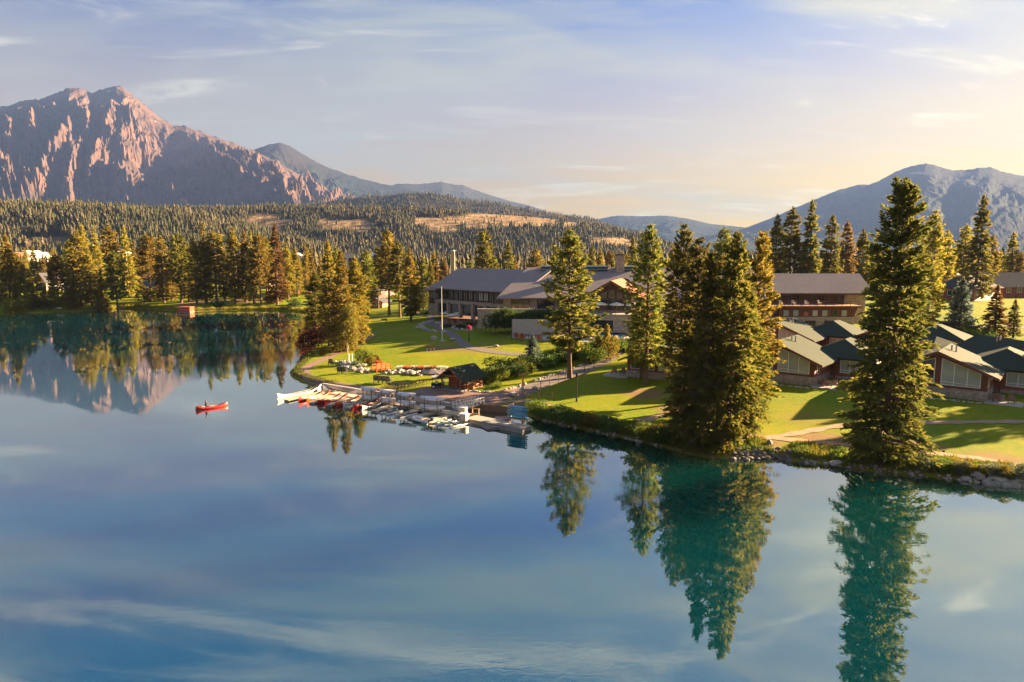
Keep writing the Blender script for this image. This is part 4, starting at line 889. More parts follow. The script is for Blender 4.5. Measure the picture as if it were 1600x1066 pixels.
for a, b_, za, zb_ in ((-4.5, -2.7, 11.9, 12.7), (-2.65, -0.95, 12.75, 13.6), (-0.9, 0.9, 13.7, 13.7), (0.95, 2.65, 13.6, 12.75), (2.7, 4.5, 12.7, 11.9)):
    window(lodge, [S.p((a, -0.05, 8.9)), S.p((b_, -0.05, 8.9)), S.p((b_, -0.05, 11.3)), S.p((a, -0.05, 11.3))], S.M@Vector((0, -1, 0)), 1, 'dark_trim', 'glass_dark', 0.13)
    window(lodge, [S.p((a, -0.05, 11.4)), S.p((b_, -0.05, 11.4)), S.p((b_, -0.05, zb_)), S.p((a, -0.05, za))], S.M@Vector((0, -1, 0)), 1, 'dark_trim', 'glass_warm', 0.13)
S.box('terrace', (0, -3.2, 6.3), (15.5, 6.4, 4.0), 'stone_wall'); S.box('terrace_coping', (0, -3.2, 8.38), (15.9, 6.8, 0.16), 'concrete')
S.box('pool_opening', (-1.9, -6.42, 5.9), (6.6, 0.1, 2.3), 'glass_dark'); S.box('opening_lintel', (-1.9, -6.46, 7.2), (7.0, 0.16, 0.25), 'concrete')
for k in range(9): S.box('rail_post', (-7.4+k*1.85, -6.35, 8.95), (0.08, 0.08, 1.0), 'dark_trim')
S.box('rail', (0, -6.35, 9.45), (14.9, 0.08, 0.07), 'dark_trim')
TERR = S
# right wing
o, M = frame2(1168, 172, R(-1)); S = Sub(o, M); RW = 29.0
S.box('wing_wall', (RW/2, 5, 8.3), (RW, 10, 8.4), 'dark_trim'); S.box('wing_end_wall', (RW-2.6, 4.75, 8.3), (5.2, 10.1, 8.6), 'stone_wall')
S.plate('roof', [(-3, -1.6, 12.3), (RW+1.4, -1.6, 12.3), (RW+1.4, 6.5, 16.9), (-3, 6.5, 16.9)], 0.3, 'lodge_shingle'); S.plate('roof', [(-3, 6.5, 16.9), (RW+1.4, 6.5, 16.9), (RW+1.4, 14.5, 12.3), (-3, 14.5, 12.3)], 0.3, 'lodge_shingle')
S.box('gutter', (RW/2-0.8, -1.65, 12.05), (RW+4.4, 0.18, 0.3), 'dark_trim')
for k in range(11): S.win(1.0+k*2.05, 2.7+k*2.05, -0.02, 9.9, 11.8, 2, 'brown_trim', 'glass_dark' if k % 3 else 'glass_warm', 0.14)
BX, BY = 12.0, -4.2
S.box('lower_block', (BX, BY/2-1.5, 7.9), (22.0, 6.5, 2.3), 'brown_trim'); S.box('lower_base', (BX, BY/2-1.4, 5.2), (22.4, 6.9, 3.1), 'stone_wall')
S.box('base_coping', (BX, BY/2-1.4, 6.82), (22.7, 7.2, 0.14), 'concrete'); S.box('balcony_slab', (BX+0.5, BY/2-1.7, 9.35), (24.5, 7.8, 0.35), 'brown_trim'); S.box('balcony_deck', (BX+0.5, BY/2-1.7, 9.56), (24.6, 7.9, 0.08), 'timber')
for k in range(9): S.win(1.8+k*2.3, 3.3+k*2.3, -6.88, 7.0, 8.6, 1, 'brown_trim', 'glass_blind' if k % 3 != 1 else 'glass_dark', 0.12)
for k in range(13): S.box('rail_post', (0.6+k*1.95, -7.5, 10.15), (0.09, 0.09, 1.1), 'dark_trim')
S.box('rail', (BX+0.3, -7.5, 10.7), (23.6, 0.09, 0.09), 'dark_trim'); S.box('rail', (BX+0.3, -7.5, 10.2), (23.6, 0.05, 0.05), 'dark_trim')
for k in range(2): S.poly('corner_brace', [(22.4+0.5*k, -7.0, 6.9), (22.75+.5*k, -7.0, 6.9), (23.6+.5*k, -7.0, 9.2), (23.2+.5*k, -7.0, 9.2)], (0, 0.2, 0), 'brown_trim')
for k in range(4): S.win(2.5+k*4.6, 5.0+k*4.6, -7.05, 4.4, 6.0, 3, 'dark_trim', 'glass_dark', 0.12)
RWING = S
for k in range(5):
    q = RWING.p((3.2+k*3.1, -5.5, 9.61)); chair(q, R(-10+k*7), f'pale balcony chair on the right lodge wing, {ORD[k]} from the shore clump', 'balcony chairs', 'cream_wall', 1.15)
for k in range(4):
    q = TERR.p((-5.9+k*3.8, -3.6, 8.47)); parasol(q, f'cream parasol on the great hall terrace, {ORD[k]} from the sparse spruce', 'terrace parasols', 1.75, 2.5)

# ================================================================ other buildings
def house(name, px, py, rz, W, D, ze, zr, roofm, wallm, label, cat='house', nwin=3, Y=None, group=None, hip=None):
    p = G(px, py) if Y is None else Vector((U(px, py, Y).x, Y, hz1(U(px, py, Y).x, Y)))
    r = empty(name, p, rz, label, cat, group)
    MB().box((0, D/2, ze/2-0.5), (W, D, ze+1.0)).build('wall', wallm, r)
    if hip: hip_roof(r, 'roof', -W/2, W/2, 0, D, ze, zr, 0.8, roofm, hip, hip)
    else:
        wall_poly(r, 'gable_wall', [(-W/2, 0, ze+.002), (W/2, 0, ze+.002), (0, 0, zr-0.15)], (0, 0.3, 0), wallm); wall_poly(r, 'gable_wall', [(-W/2, D-.3, ze+.002), (W/2, D-.3, ze+.002), (0, D-.3, zr-0.15)], (0, 0.3, 0), wallm)
        gable_roof(r, 'roof', -W/2, W/2, 0, D, ze+.05, zr, 0.8, 0.8, roofm)
    for k in range(nwin):
        x = -W/2+(k+0.5)*W/nwin; window(r, [(x-W/nwin*0.36, -0.005, ze*0.36), (x+W/nwin*0.36, -0.005, ze*0.36), (x+W/nwin*0.36, -0.005, ze*0.84), (x-W/nwin*0.36, -0.005, ze*0.84)], (0, -1, 0), 2, 'white_paint', 'glass_dark', 0.12)
    nd = max(2, int(D//4))
    for k in range(nd):
        y = (k+0.5)*D/nd; window(r, [(W/2+.005, y-0.8, ze*0.4), (W/2+.005, y+0.8, ze*0.4), (W/2+.005, y+0.8, ze*0.8), (W/2+.005, y-0.8, ze*0.8)], (1, 0, 0), 2, 'white_paint', 'glass_dark', 0.12)
    return r
house('red_cabin', 447, 459, R(-35), 11, 12, 3.4, 6.2, 'green_shingle', 'red_log', 'red log cabin with olive roof and tall gable windows on the far shore lawn', 'cabin', 4)
house('red_cabin', 203, 457, R(-75), 8, 12, 2.6, 5.4, 'dark_shingle', 'red_paint', 'low red cabin with grey roof behind the dark spruce on the far shore', 'cabin', 3)
house('brown_cabin', 205, 441, R(-80), 8, 20, 2.8, 5.0, 'dark_shingle', 'brown_trim', 'long dark roofed cabin among trunks above the low red cabin', 'cabin', 2, Y=360)
house('brown_cabin', 64, 440, R(-30), 9, 12, 4.2, 8.0, 'dark_shingle', 'cream_wall', 'blue grey roofed house glimpsed between the left shore trees', 'house', 3, Y=330)
house('brown_cabin', 458, 440, R(-25), 8, 10, 3.6, 6.5, 'red_shingle', 'brown_trim', 'brown cabin roof showing behind the red log cabin', 'cabin', 3, Y=352)
house('cream_cabin', 412, 440, R(-25), 8, 10, 4.5, 7.0, 'dark_shingle', 'cream_wall', 'pale walled cabin left behind the red log cabin', 'cabin', 3, Y=345)
house('brown_cabin', 575, 448, R(-30), 10, 12, 4.2, 7.0, 'dark_shingle', 'brown_trim', 'dark roofed cabin behind the lawn point clump', 'cabin', 3, Y=300)
house('red_cabin', 588, 470, R(-20), 5, 5, 2.6, 3.8, 'dark_shingle', 'orange_timber', 'tiny orange red shed behind the slope pines', 'shed', 1, Y=262)
house('service_building', 1487, 469, R(-62), 14, 16, 4.2, 8.4, 'dark_shingle', 'red_log', 'red log building with dark hip roof behind the slender blue spruce', 'building', 3, hip=6)
rb = house('long_building', 1600, 461, R(-88), 12, 44, 4.0, 8.6, 'dark_shingle', 'red_log', 'long red building with blue grey roof at the right photo edge', 'building', 2, Y=252)
rb.location.x -= 20
house('service_building', 1478, 440, R(-40), 9, 12, 5.2, 8.6, 'dark_shingle', 'red_paint', 'red gabled house behind the dark hip roof on the right', 'house', 2, Y=290)
house('brown_cabin', 1520, 432, R(-50), 9, 14, 5.0, 8.0, 'red_shingle', 'brown_trim', 'brown roofed house behind the tall spruce on the right', 'house', 2, Y=310)
for k, (px, Y, lab) in enumerate([(14, 760, 'red roofed town house at the foot of the left slope'), (38, 780, 'cream town house below the sandy left slope'), (52, 800, 'white town house right of the cream one below the left slope'), (186, 700, 'cream town building above the far shore wood'),
                                   (462, 760, 'large pale roofed town building behind the reddish topped conifer'), (549, 720, 'white roofed town building above the lawn point clump'), (770, 620, 'pale town building between the conifers above the lodge roof'), (600, 690, 'low pale town roof behind the slope pines')]):
    h_ = house('town_house', px, 420, R(-30+k*9), 16+4*(k % 3), 18, 9+2*(k % 2), 14+2*(k % 2), ['red_shingle', 'cream_wall', 'white_paint', 'cream_wall', 'white_paint', 'white_paint', 'cream_wall', 'white_paint'][k], 'cream_wall', lab, 'house', 3, Y=Y, group='town houses beyond the wood')
st = empty('chimney_stack', (U(708, 430, 330).x, 330, hz1(U(708, 430, 330).x, 330)), 0, 'tall white chimney stack rising behind the lodge', 'chimney')
zt = ztop(391, 330)-hz1(U(708, 430, 330).x, 330)
MB().lathe((0, 0, 0), [(1.1, 0), (0.95, zt-0.6), (1.0, zt-0.6), (1.0, zt)], 14).build('shaft', 'white_paint', st, True); MB().lathe((0, 0, 0), [(1.3, 0), (1.3, 1.5), (1.15, 1.6)], 14).build('plinth', 'concrete', st)
# red swim pavilion at the far water edge
p = UZ(287, 488, 0.0); rp = empty('red_boat_shelter', p, R(-4), 'bright red slatted boat shelter standing at the far water edge', 'boat shelter'); rp.scale = (0.75, 0.75, 0.6)
MB().box((0, 2.2, 0.25), (6.6, 4.6, 0.3)).build('deck', 'weathered_wood', rp)
for k in range(5): MB().box((-3.1+k*1.55, 0.1, 1.7), (0.16, 0.16, 2.8)).build('post', 'red_paint', rp)
for k in range(4):
    MB().box((-2.325+k*1.55, 0.12, 0.9), (1.37, 0.08, 0.9)).build('panel', 'red_paint', rp); MB().box((-2.325+k*1.55, 0.12, 2.5), (1.37, 0.08, 1.1)).build('panel', 'red_paint', rp)
    MB().box((-2.325+k*1.55, 0.1, 1.55), (1.3, 0.06, 0.16)).build('slat', 'white_paint', rp); MB().box((-2.325+k*1.55, 0.1, 1.82), (1.3, 0.06, 0.1)).build('slat', 'orange_timber', rp)
MB().box((0, 2.2, 3.2), (6.9, 4.8, 0.15)).build('roof', 'red_shingle', rp); 
for s in (-1, 1): MB().box((s*3.2, 2.2, 1.7), (0.1, 4.1, 2.8)).build('side_wall', 'red_paint', rp)
MB().box((0, 4.3, 1.7), (6.2, 0.1, 2.8)).build('back_wall', 'red_paint', rp)
# ================================================================ paths, plaza, walls
mat('asphalt', (0.150, 0.125, 0.118), (0.200, 0.165, 0.150), 1.5, 0.9, 0.15)
mat('dirt', (0.300, 0.190, 0.125), (0.400, 0.270, 0.180), 1.2, 0.95, 0.3)
mat('pavers', (0.200, 0.120, 0.100), (0.270, 0.165, 0.135), 2.5, 0.85, 0.1)
mat('dock_wood', (0.420, 0.330, 0.220), (0.560, 0.455, 0.320), 3.0, 0.8, 0.15, (1, 5, 1))
mat('dock_grey', (0.26, 0.24, 0.21), (0.36, 0.33, 0.29), 3.0, 0.85, 0.1)
mat('crib_wood', (0.13, 0.085, 0.06), (0.21, 0.145, 0.105), 4.0, 0.9, 0.3, (1, 1, 5))
mat('canoe_red', (0.52, 0.022, 0.018), (0.58, 0.035, 0.024), 2.0, 0.35, spec=0.5)
mat('canoe_orange', (0.60, 0.075, 0.02), (0.64, 0.09, 0.03), 2.0, 0.35, spec=0.5)
mat('canoe_inside', (0.16, 0.14, 0.12), (0.22, 0.19, 0.16), 3.0, 0.7)
mat('boat_white', (0.66, 0.64, 0.62), (0.76, 0.74, 0.72), 2.0, 0.4, spec=0.5)
mat('boat_lilac', (0.56, 0.56, 0.62), (0.66, 0.66, 0.70), 2.0, 0.45, spec=0.5)
mat('board_blue', (0.03, 0.22, 0.46), (0.05, 0.30, 0.56), 2.0, 0.35, spec=0.5)
mat('board_teal', (0.03, 0.36, 0.50), (0.05, 0.44, 0.58), 2.0, 0.35, spec=0.5)
mat('board_yellow', (0.60, 0.36, 0.04), (0.68, 0.44, 0.07), 2.0, 0.4)
mat('mauve_mat', (0.24, 0.16, 0.155), (0.31, 0.21, 0.20), 3.0, 0.8)
mat('charcoal', (0.055, 0.055, 0.062), (0.085, 0.082, 0.09), 4.0, 0.7)
mat('dark_cloth', (0.085, 0.075, 0.095), (0.12, 0.105, 0.125), 3.0, 0.85)
mat('rubber', (0.02, 0.02, 0.022), (0.03, 0.03, 0.032), 6.0, 0.8)
mat('skin', (0.46, 0.26, 0.17), (0.52, 0.30, 0.20), 6.0, 0.6)
mat('cloth_navy', (0.025, 0.028, 0.045), (0.04, 0.042, 0.06), 8.0, 0.85)
mat('tan_cloth', (0.42, 0.26, 0.16), (0.50, 0.32, 0.20), 6.0, 0.85)
mat('hair', (0.03, 0.02, 0.015), (0.05, 0.032, 0.022), 10.0, 0.7)
def resample(P, step):
    out = [P[0]]
    for a, b_ in zip(P[:-1], P[1:]):
        n = max(1, int(math.ceil((b_-a).length/step))); out += [a.lerp(b_, k/n) for k in range(1, n+1)]
    return out
def smooth(P, it=3):
    for _ in range(it): P = [P[0]]+[P[k]*0.5+(P[k-1]+P[k+1])*0.25 for k in range(1, len(P)-1)]+[P[-1]]
    return P
def flat(px): return [Vector((G(*p).x, G(*p).y, 0)) for p in px]
def ribbon(name, px, width, m, label, lift=0.05, step=0.6, kind='structure', jit=0.0):
    P = smooth(resample(flat(px), 2.0), 4); P = resample(P, step); V = []; n = 5
    for k, p in enumerate(P):
        d = (P[min(k+1, len(P)-1)]-P[max(k-1, 0)]).normalized(); s = Vector((-d.y, d.x, 0)); w_ = width*(1+jit*math.sin(k*0.9)+jit*0.7*math.sin(k*0.37+1))
        for j in range(n): q = p+s*w_*(j/(n-1)-0.5); V.append([q.x, q.y])
    V = np.array(V); Z = height(V)+lift
    i = np.arange(len(V)).reshape(-1, n); q = np.stack([i[:-1, :-1].ravel(), i[:-1, 1:].ravel(), i[1:, 1:].ravel(), i[1:, :-1].ravel()], 1)
    o = npmesh(name, np.c_[V, Z], q[:, ::-1], m, smooth=True); return tag(o, label, kind=kind)
ribbon('shore_path', [(584, 522), (574, 529), (558, 540), (530, 551), (510, 560), (486, 570), (474, 578), (474, 585), (490, 594), (520, 601.5), (560, 607.5), (600, 612.5), (640, 617), (690, 624)], 2.1, 'pavers', 'paved shore path curving round the lawn point')
ribbon('lodge_path', [(640, 487), (662, 490), (676, 494), (672, 500), (672, 506), (688, 513), (703, 520), (714, 529), (722, 538), (740, 546), (770, 551), (825, 555), (880, 556), (925, 553)], 2.4, 'asphalt', 'grey footpath winding from the lodge down across the lawn')
ribbon('lane', [(795, 622), (835, 604), (875, 591), (915, 577), (945, 563), (965, 549), (985, 536), (1000, 530)], 3.6, 'asphalt', 'grey lane climbing from the docks past the hedge')
ribbon('bank_trail', [(770, 630), (800, 626), (830, 627), (852, 631), (880, 641), (930, 652), (980, 661), (1030, 669), (1060, 675), (1120, 682), (1180, 682), (1250, 689), (1310, 694), (1370, 700), (1440, 706), (1500, 713), (1560, 722), (1620, 732)], 1.3, 'dirt', 'bare dirt trail along the top of the bank', jit=0.2)
ribbon('lawn_trail', [(1000, 659), (1030, 650), (1060, 642), (1110, 640)], 1.6, 'dirt', 'short worn trail joining the bank trail left of the shore clump', lift=0.06, jit=0.25)
ribbon('cabin_trail', [(1160, 690), (1205, 684), (1240, 679), (1280, 671), (1310, 665), (1370, 662), (1430, 661), (1500, 660), (1620, 659)], 1.3, 'dirt', 'dirt trail crossing the lawn before the cabins', lift=0.06, jit=0.2)
ribbon('cabin_road', [(1540, 608), (1580, 604), (1640, 600)], 3.0, 'asphalt', 'grey drive at the right photo edge behind the nearest cabin')
ribbon('cabin_road', [(1310, 600), (1340, 590), (1330, 575), (1300, 572)], 2.2, 'asphalt', 'grey walk behind the cabin with pale blinds')
ribbon('far_road', [(1440, 508), (1500, 508), (1560, 512), (1640, 512)], 3.0, 'asphalt', 'grey road behind the slender blue spruce')
ribbon('slope_path', [(560, 475), (600, 473), (640, 476), (680, 484)], 2.2, 'asphalt', 'path in front of the lodge end wall')
def sheet(name, px, m, label, lift=0.055, step=0.7):
    poly = np.array([list(p)[:2] for p in flat(px)]); lo, hi = poly.min(0), poly.max(0)
    bm = bmesh.new(); vs = [bm.verts.new((x, y, 0)) for x, y in poly]; bm.faces.new(vs); bm.normal_update()
    for ax in (0, 1):
        c = lo[ax]+step
        while c < hi[ax]:
            co = [0, 0, 0]; co[ax] = c; no = [0, 0, 0]; no[ax] = 1
            bmesh.ops.bisect_plane(bm, geom=bm.verts[:]+bm.edges[:]+bm.faces[:], plane_co=co, plane_no=no); c += step*2
    z = height(np.array([[v.co.x, v.co.y] for v in bm.verts]))
    for v, zz in zip(bm.verts, z): v.co.z = zz+lift
    for f in bm.faces:
        if f.normal.z < 0: f.normal_flip()
    me = bpy.data.meshes.new(name); bm.to_mesh(me); bm.free(); o = bpy.data.objects.new(name, me); COL.objects.link(o); me.materials.append(MATS[m]); return tag(o, label, kind='structure')
sheet('plaza', [(640, 614), (662, 605), (690, 604), (720, 612), (745, 613), (780, 612), (806, 606), (818, 612), (800, 622), (775, 630), (760, 635), (735, 634), (700, 629)], 'pavers', 'brick paved yard before the red log hut', 0.07)
# retaining walls
def shore_wall(name, px, zt, th, m, label, courses=1):
    P = resample([UZ(x, y, 0) for x, y in px], 2.5); r = empty(name, P[0], 0, label, 'wall'); o0 = P[0].copy()
    for k, (a, b_) in enumerate(zip(P[:-1], P[1:])):
        d = (b_-a).normalized(); s = Vector((-d.y, d.x, 0)); c = (a+b_)/2-o0; L_ = (b_-a).length
        for j in range(courses):
            h = (zt+0.6)/courses; MB().box((c.x, c.y, -0.6+h*(j+0.5)), (L_+0.02*(j % 2)+0.01, th-0.05*j, h-0.03), math.atan2(d.y, d.x)).build('block', m, r)
    return r
shore_wall('quay_wall', [(505, 604.5), (530, 608.5), (560, 613.5), (610, 620), (660, 628), (700, 635), (733, 640)], 0.62, 0.5, 'concrete', 'low concrete quay wall under the shore path behind the canoes')
shore_wall('crib_wall', [(742, 640), (765, 642), (795, 645), (800, 640)], 0.95, 0.6, 'crib_wood', 'dark timber crib wall at the end of the paved yard', 3)

# ================================================================ docks
def dock(a, b_, width, label, zt=0.38, m='dock_wood', name='floating_dock', cat='dock', nplank=None, group='floating docks'):
    A, B = UZ(*a, zt), UZ(*b_, zt); d = B-A; Ln = d.length; rz = math.atan2(d.y, d.x)
    r = empty(name, (A.x, A.y, 0), rz, label, cat, group)
    MB().box((Ln/2, 0, zt/2-0.13), (Ln-0.04, width-0.06, zt-0.02)).build('float', 'dock_grey', r)
    n = nplank or max(4, int(Ln/0.55)); me = None
    for k in range(n):
        if me is None: o = MB().box((0, 0, 0), (Ln/n-0.025, width, 0.06)).build('plank', m, r); me = o.data
        else: o = bpy.data.objects.new('plank', me); COL.objects.link(o); o.parent = r
        o.location = ((k+0.5)*Ln/n, random.uniform(-.01, .01), zt-0.03)
    return r
dock((520, 613), (590, 625), 1.6, 'long tan dock walkway behind the red canoes'); dock((592, 625.5), (662, 637.5), 1.6, 'tan dock walkway below the racked white boats'); dock((664, 638), (734, 649), 1.8, 'tan dock walkway leading to the white gangway')
dock((735, 651), (821, 668), 2.3, 'wide grey tan dock arm carrying the blue board rack', m='dock_grey', zt=0.5)
FING = [((447, 625), (503, 612)), ((487, 629), (522, 616.5)), ((514, 632.5), (552, 620.5)), ((542, 637), (583, 624.5)), ((585, 642), (622, 630)), ((622, 649), (662, 637)), ((640, 653), (690, 641)), ((662, 660), (712, 645.5))]
for k, (a, b_) in enumerate(FING): dock(a, b_, 1.1, zt=0.26, label=f'narrow finger dock, {ORD[k]} from the lone canoe side')
dock((757, 668), (787, 664), 2.0, 'mauve floating platform alongside the wide dock arm', 0.2, 'mauve_mat', nplank=4); dock((775, 653.5), (797, 652.5), 1.8, 'mauve floating platform behind the wide dock arm', 0.2, 'mauve_mat', nplank=4)
dock((806, 670), (822, 664), 1.6, 'sunlit timber end of the wide dock arm', 0.46)

# ---------------------------------------------------------------- boats
def hull_mesh(L_, beam, depth, rise, n=17, m=9, flat_=0.65, thick=0.035, tip=1.0, recurve=0.0):
    """open double ended hull along x, keel at z=0"""
    out, inn = [], []
    for i in range(n):
        u = -1+2*i/(n-1); au = abs(u)
        w_ = beam/2*(1-au**2.3)**0.75+0.012; zg = depth+rise*au**3.2; zk = 0.10*rise*au**6
        x = u*L_/2*(1-recurve*0)
        for j in range(m):
            t = -1+2*j/(m-1); at_ = abs(t); y = w_*math.copysign(at_**flat_, t); z = zk+(zg-zk)*at_**2.2
            xx = x+math.copysign(0.04*L_*au**8*(1-at_)*-1+recurve*au**10*at_**2, u); out.append((xx, y, z))
            inn.append((xx*0.985, y*(1-thick/(w_+.02)*0.9), z+thick*(1-at_**2)))
    v = out+inn; N0 = n*m; f = []
    for i in range(n-1):
        for j in range(m-1):
            a = i*m+j; f.append((a, a+1, a+m+1, a+m)); f.append((N0+a, N0+a+m, N0+a+m+1, N0+a+1))
        for j in (0, m-1):
            a = i*m+j; q = (a, a+m, N0+a+m, N0+a); f.append(q if j == 0 else q[::-1])
    return v, f
CANOE = {}
def canoe(loc, rz, label, m, group, L_=5.0, beam=0.95, depth=0.42, rise=0.32, name='canoe', z=-0.10, recurve=0.0, inside='canoe_inside', nth=3, cat='canoe'):
    key = (L_, beam, depth, rise, m, recurve)
    r = empty(name, (loc[0], loc[1], z), rz, label, cat, group)
    if key not in CANOE:
        v, f = hull_mesh(L_, beam, depth, rise, recurve=recurve); h = meshobj('hull', v, f, m, r, True)
        me = h.data; me.materials.append(MATS[inside]); n = (len(f))
        half = len(v)//2
        for p in me.polygons:
            if all(i >= half for i in p.vertices): p.material_index = 1
        th = []
        for k in range(nth):
            x = -L_*0.30+k*L_*0.60/(nth-1); o = MB().box((x, 0, depth*0.72), (0.22, beam*(0.80 if abs(x) < L_*.2 else 0.70), 0.035)).build('seat', 'timber', r); th.append((o.data))
        CANOE[key] = (me, th)
    else:
        me, th = CANOE[key]
        for nm, d in [('hull', me)]+[('seat', q) for q in th]: o = bpy.data.objects.new(nm, d); COL.objects.link(o); o.parent = r
    return r
def canoe_px(a, b_, *args, **kw):
    A, B = UZ(*a, 0.15), UZ(*b_, 0.15); d = B-A; c = (A+B)/2; return canoe(c, math.atan2(d.y, d.x), *args, **kw)
RC = 'moored canoes'
for k, (a, b_, m) in enumerate([((469, 626), (503, 616.5), 'canoe_red'), ((497, 630.5), (532, 620), 'canoe_red'), ((526, 634), (560, 624), 'canoe_orange'), ((554, 638), (591, 628), 'canoe_red'), ((480, 627), (515, 616.5), 'canoe_orange'), ((508, 631.5), (543, 620.5), 'canoe_red')]):
    canoe_px(a, b_, ['red canoe moored nearest the lone paddler', 'second large red canoe counted from the lone paddler, bow in the water', 'orange red canoe moored in the middle of the fingers', 'red canoe moored last before the tan pedal boats', 'red canoe half hidden right of the first red one', 'red canoe half hidden right of the second red one'][k], m, RC, L_=5.4, beam=0.98, depth=0.5, rise=0.34, z=-0.06)
for k, (a, b_) in enumerate([((536, 635), (571, 624.5)), ((566, 640), (600, 629))]):
    canoe_px(a, b_, f'pale grey canoe tucked between the red canoes, {ORD[k]} from the lone paddler', 'boat_white', RC, L_=5.0, depth=0.45, z=-0.06)
for a, b_, lab in (((437, 622), (499, 608), 'long white canoe with high curled ends moored at the outer left'), ((502, 608), (561, 617), 'long white canoe with high curled ends lying along the quay')):
    canoe_px(a, b_, lab, 'boat_white', 'big white canoes', L_=8.6 if a[0] < 450 else 7.4, beam=1.25, depth=0.40, rise=0.62, name='voyageur_canoe', recurve=0.25, nth=5)
# lone paddler
lc = canoe_px((307, 639.5), (354.5, 633), 'bright red canoe with one paddler alone on the open water', 'canoe_red', None, L_=4.3, rise=0.34)
Mx = Matrix.Rotation(lc.rotation_euler[2], 3, 'Z')
def skinned(name, pts, edges, radii, m, parent=None, sub=1):
    me = bpy.data.meshes.new(name); me.from_pydata(pts, edges, []); o = bpy.data.objects.new(name, me); COL.objects.link(o)
    o.modifiers.new('skin', 'SKIN'); s = me.skin_vertices[0].data
    for k, r_ in enumerate(radii): s[k].radius = (r_, r_)
    s[0].use_root = True; ss = o.modifiers.new('sub', 'SUBSURF'); ss.levels = sub; ss.render_levels = sub
    me.materials.append(MATS[m]); o.parent = parent; return o
pp = Vector(lc.location)+Mx@Vector((-0.85, 0, 0.30))
ps = empty('person', pp, lc.rotation_euler[2], 'person in dark top kneeling and paddling in the lone red canoe', 'person')
pts = [(0, 0, 0.10), (0.02, 0, 0.34), (0.05, 0, 0.56), (0.06, 0, 0.66), (0.07, 0, 0.74), (0.04, 0.19, 0.58), (0.20, 0.30, 0.42), (0.42, 0.30, 0.46), (0.04, -0.19, 0.58), (0.22, -0.16, 0.72), (0.40, 0.10, 0.78),
       (0.05, 0.12, 0.08), (0.42, 0.15, 0.14), (0.62, 0.14, -0.08), (0.05, -0.12, 0.08), (0.42, -0.15, 0.14), (0.62, -0.14, -0.08)]
eds = [(0, 1), (1, 2), (2, 3), (3, 4), (2, 5), (5, 6), (6, 7), (2, 8), (8, 9), (9, 10), (0, 11), (11, 12), (12, 13), (0, 14), (14, 15), (15, 16)]
skinned('body', pts, eds, [.16, .15, .16, .06, .055, .075, .055, .04, .075, .055, .04, .095, .075, .05, .095, .075, .05], 'cloth_navy', ps, 2)
hd = MB(); hd.lathe((0.08, 0, 0.74), [(0.05, 0), (0.085, 0.05), (0.10, 0.12), (0.09, 0.2), (0.03, 0.25)], 12); ho = hd.build('head', 'skin', ps, True); MB().lathe((0.065, 0, 0.745), [(0.07, 0.03), (0.102, 0.10), (0.106, 0.17), (0.085, 0.235), (0.02, 0.268)], 12).build('hair', 'hair', ho, True)
MB().box((0.178, 0, 0.84), (0.025, 0.025, 0.04)).build('nose', 'skin', ho)
skinned('forearm', [(0.20, 0.30, 0.43), (0.42, 0.30, 0.46), (0.46, 0.28, 0.47)], [(0, 1), (1, 2)], [.052, .042, .03], 'skin', ps)
pd = empty('paddle', (0, 0, 0), 0, 'thin wooden paddle held by the person in the red canoe', 'paddle'); pd.location = pp; pd.rotation_euler = (0, 0, lc.rotation_euler[2])
MB().tube((0.40, 0.08, 0.80), (0.46, 0.62, -0.05), 0.018).build('shaft', 'timber', pd); MB().box((0.475, 0.72, -0.22), (0.02, 0.16, 0.42), M=Matrix.Rotation(R(32), 3, 'X')).build('blade', 'timber', pd)
# racked white boats: two tiers on four racks
for k, (px, py, L_) in enumerate([(577, 627, 2.7), (606, 631, 2.7), (636, 636, 2.9), (676, 643, 3.8)]):
    c = UZ(px, py, 0.4); rz = R(-22); r = empty('boat_rack', (c.x, c.y, 0.36 if k else 0.36), rz, f'two tier rack holding upturned white boats, {ORD[k]} from the big white canoes', 'rack', 'boat racks')
    for sx in (-1, 1):
        for sy in (-1, 1): MB().box((sx*L_*0.26, sy*0.5, 1.0), (0.09, 0.09, 2.0)).build('post', 'crib_wood', r)
        for z in (0.45, 1.62): MB().box((sx*L_*0.26, 0, z), (0.1, 1.2, 0.1)).build('crossbar', 'timber', r)
    for z, tier in ((0.54, 'lower'), (1.71, 'upper')):
        b_ = canoe((0, 0), 0, f'upturned white boat on the {tier} tier of the {ORD[k]} rack from the big white canoes', 'boat_lilac', 'upturned white boats', L_=L_, beam=1.35, depth=0.42, rise=-0.10, name='upturned_boat', nth=2, inside='boat_white', cat='boat')
        b_.location = (c.x, c.y, 0.36+z+0.40); b_.rotation_euler = (math.pi, 0, rz)
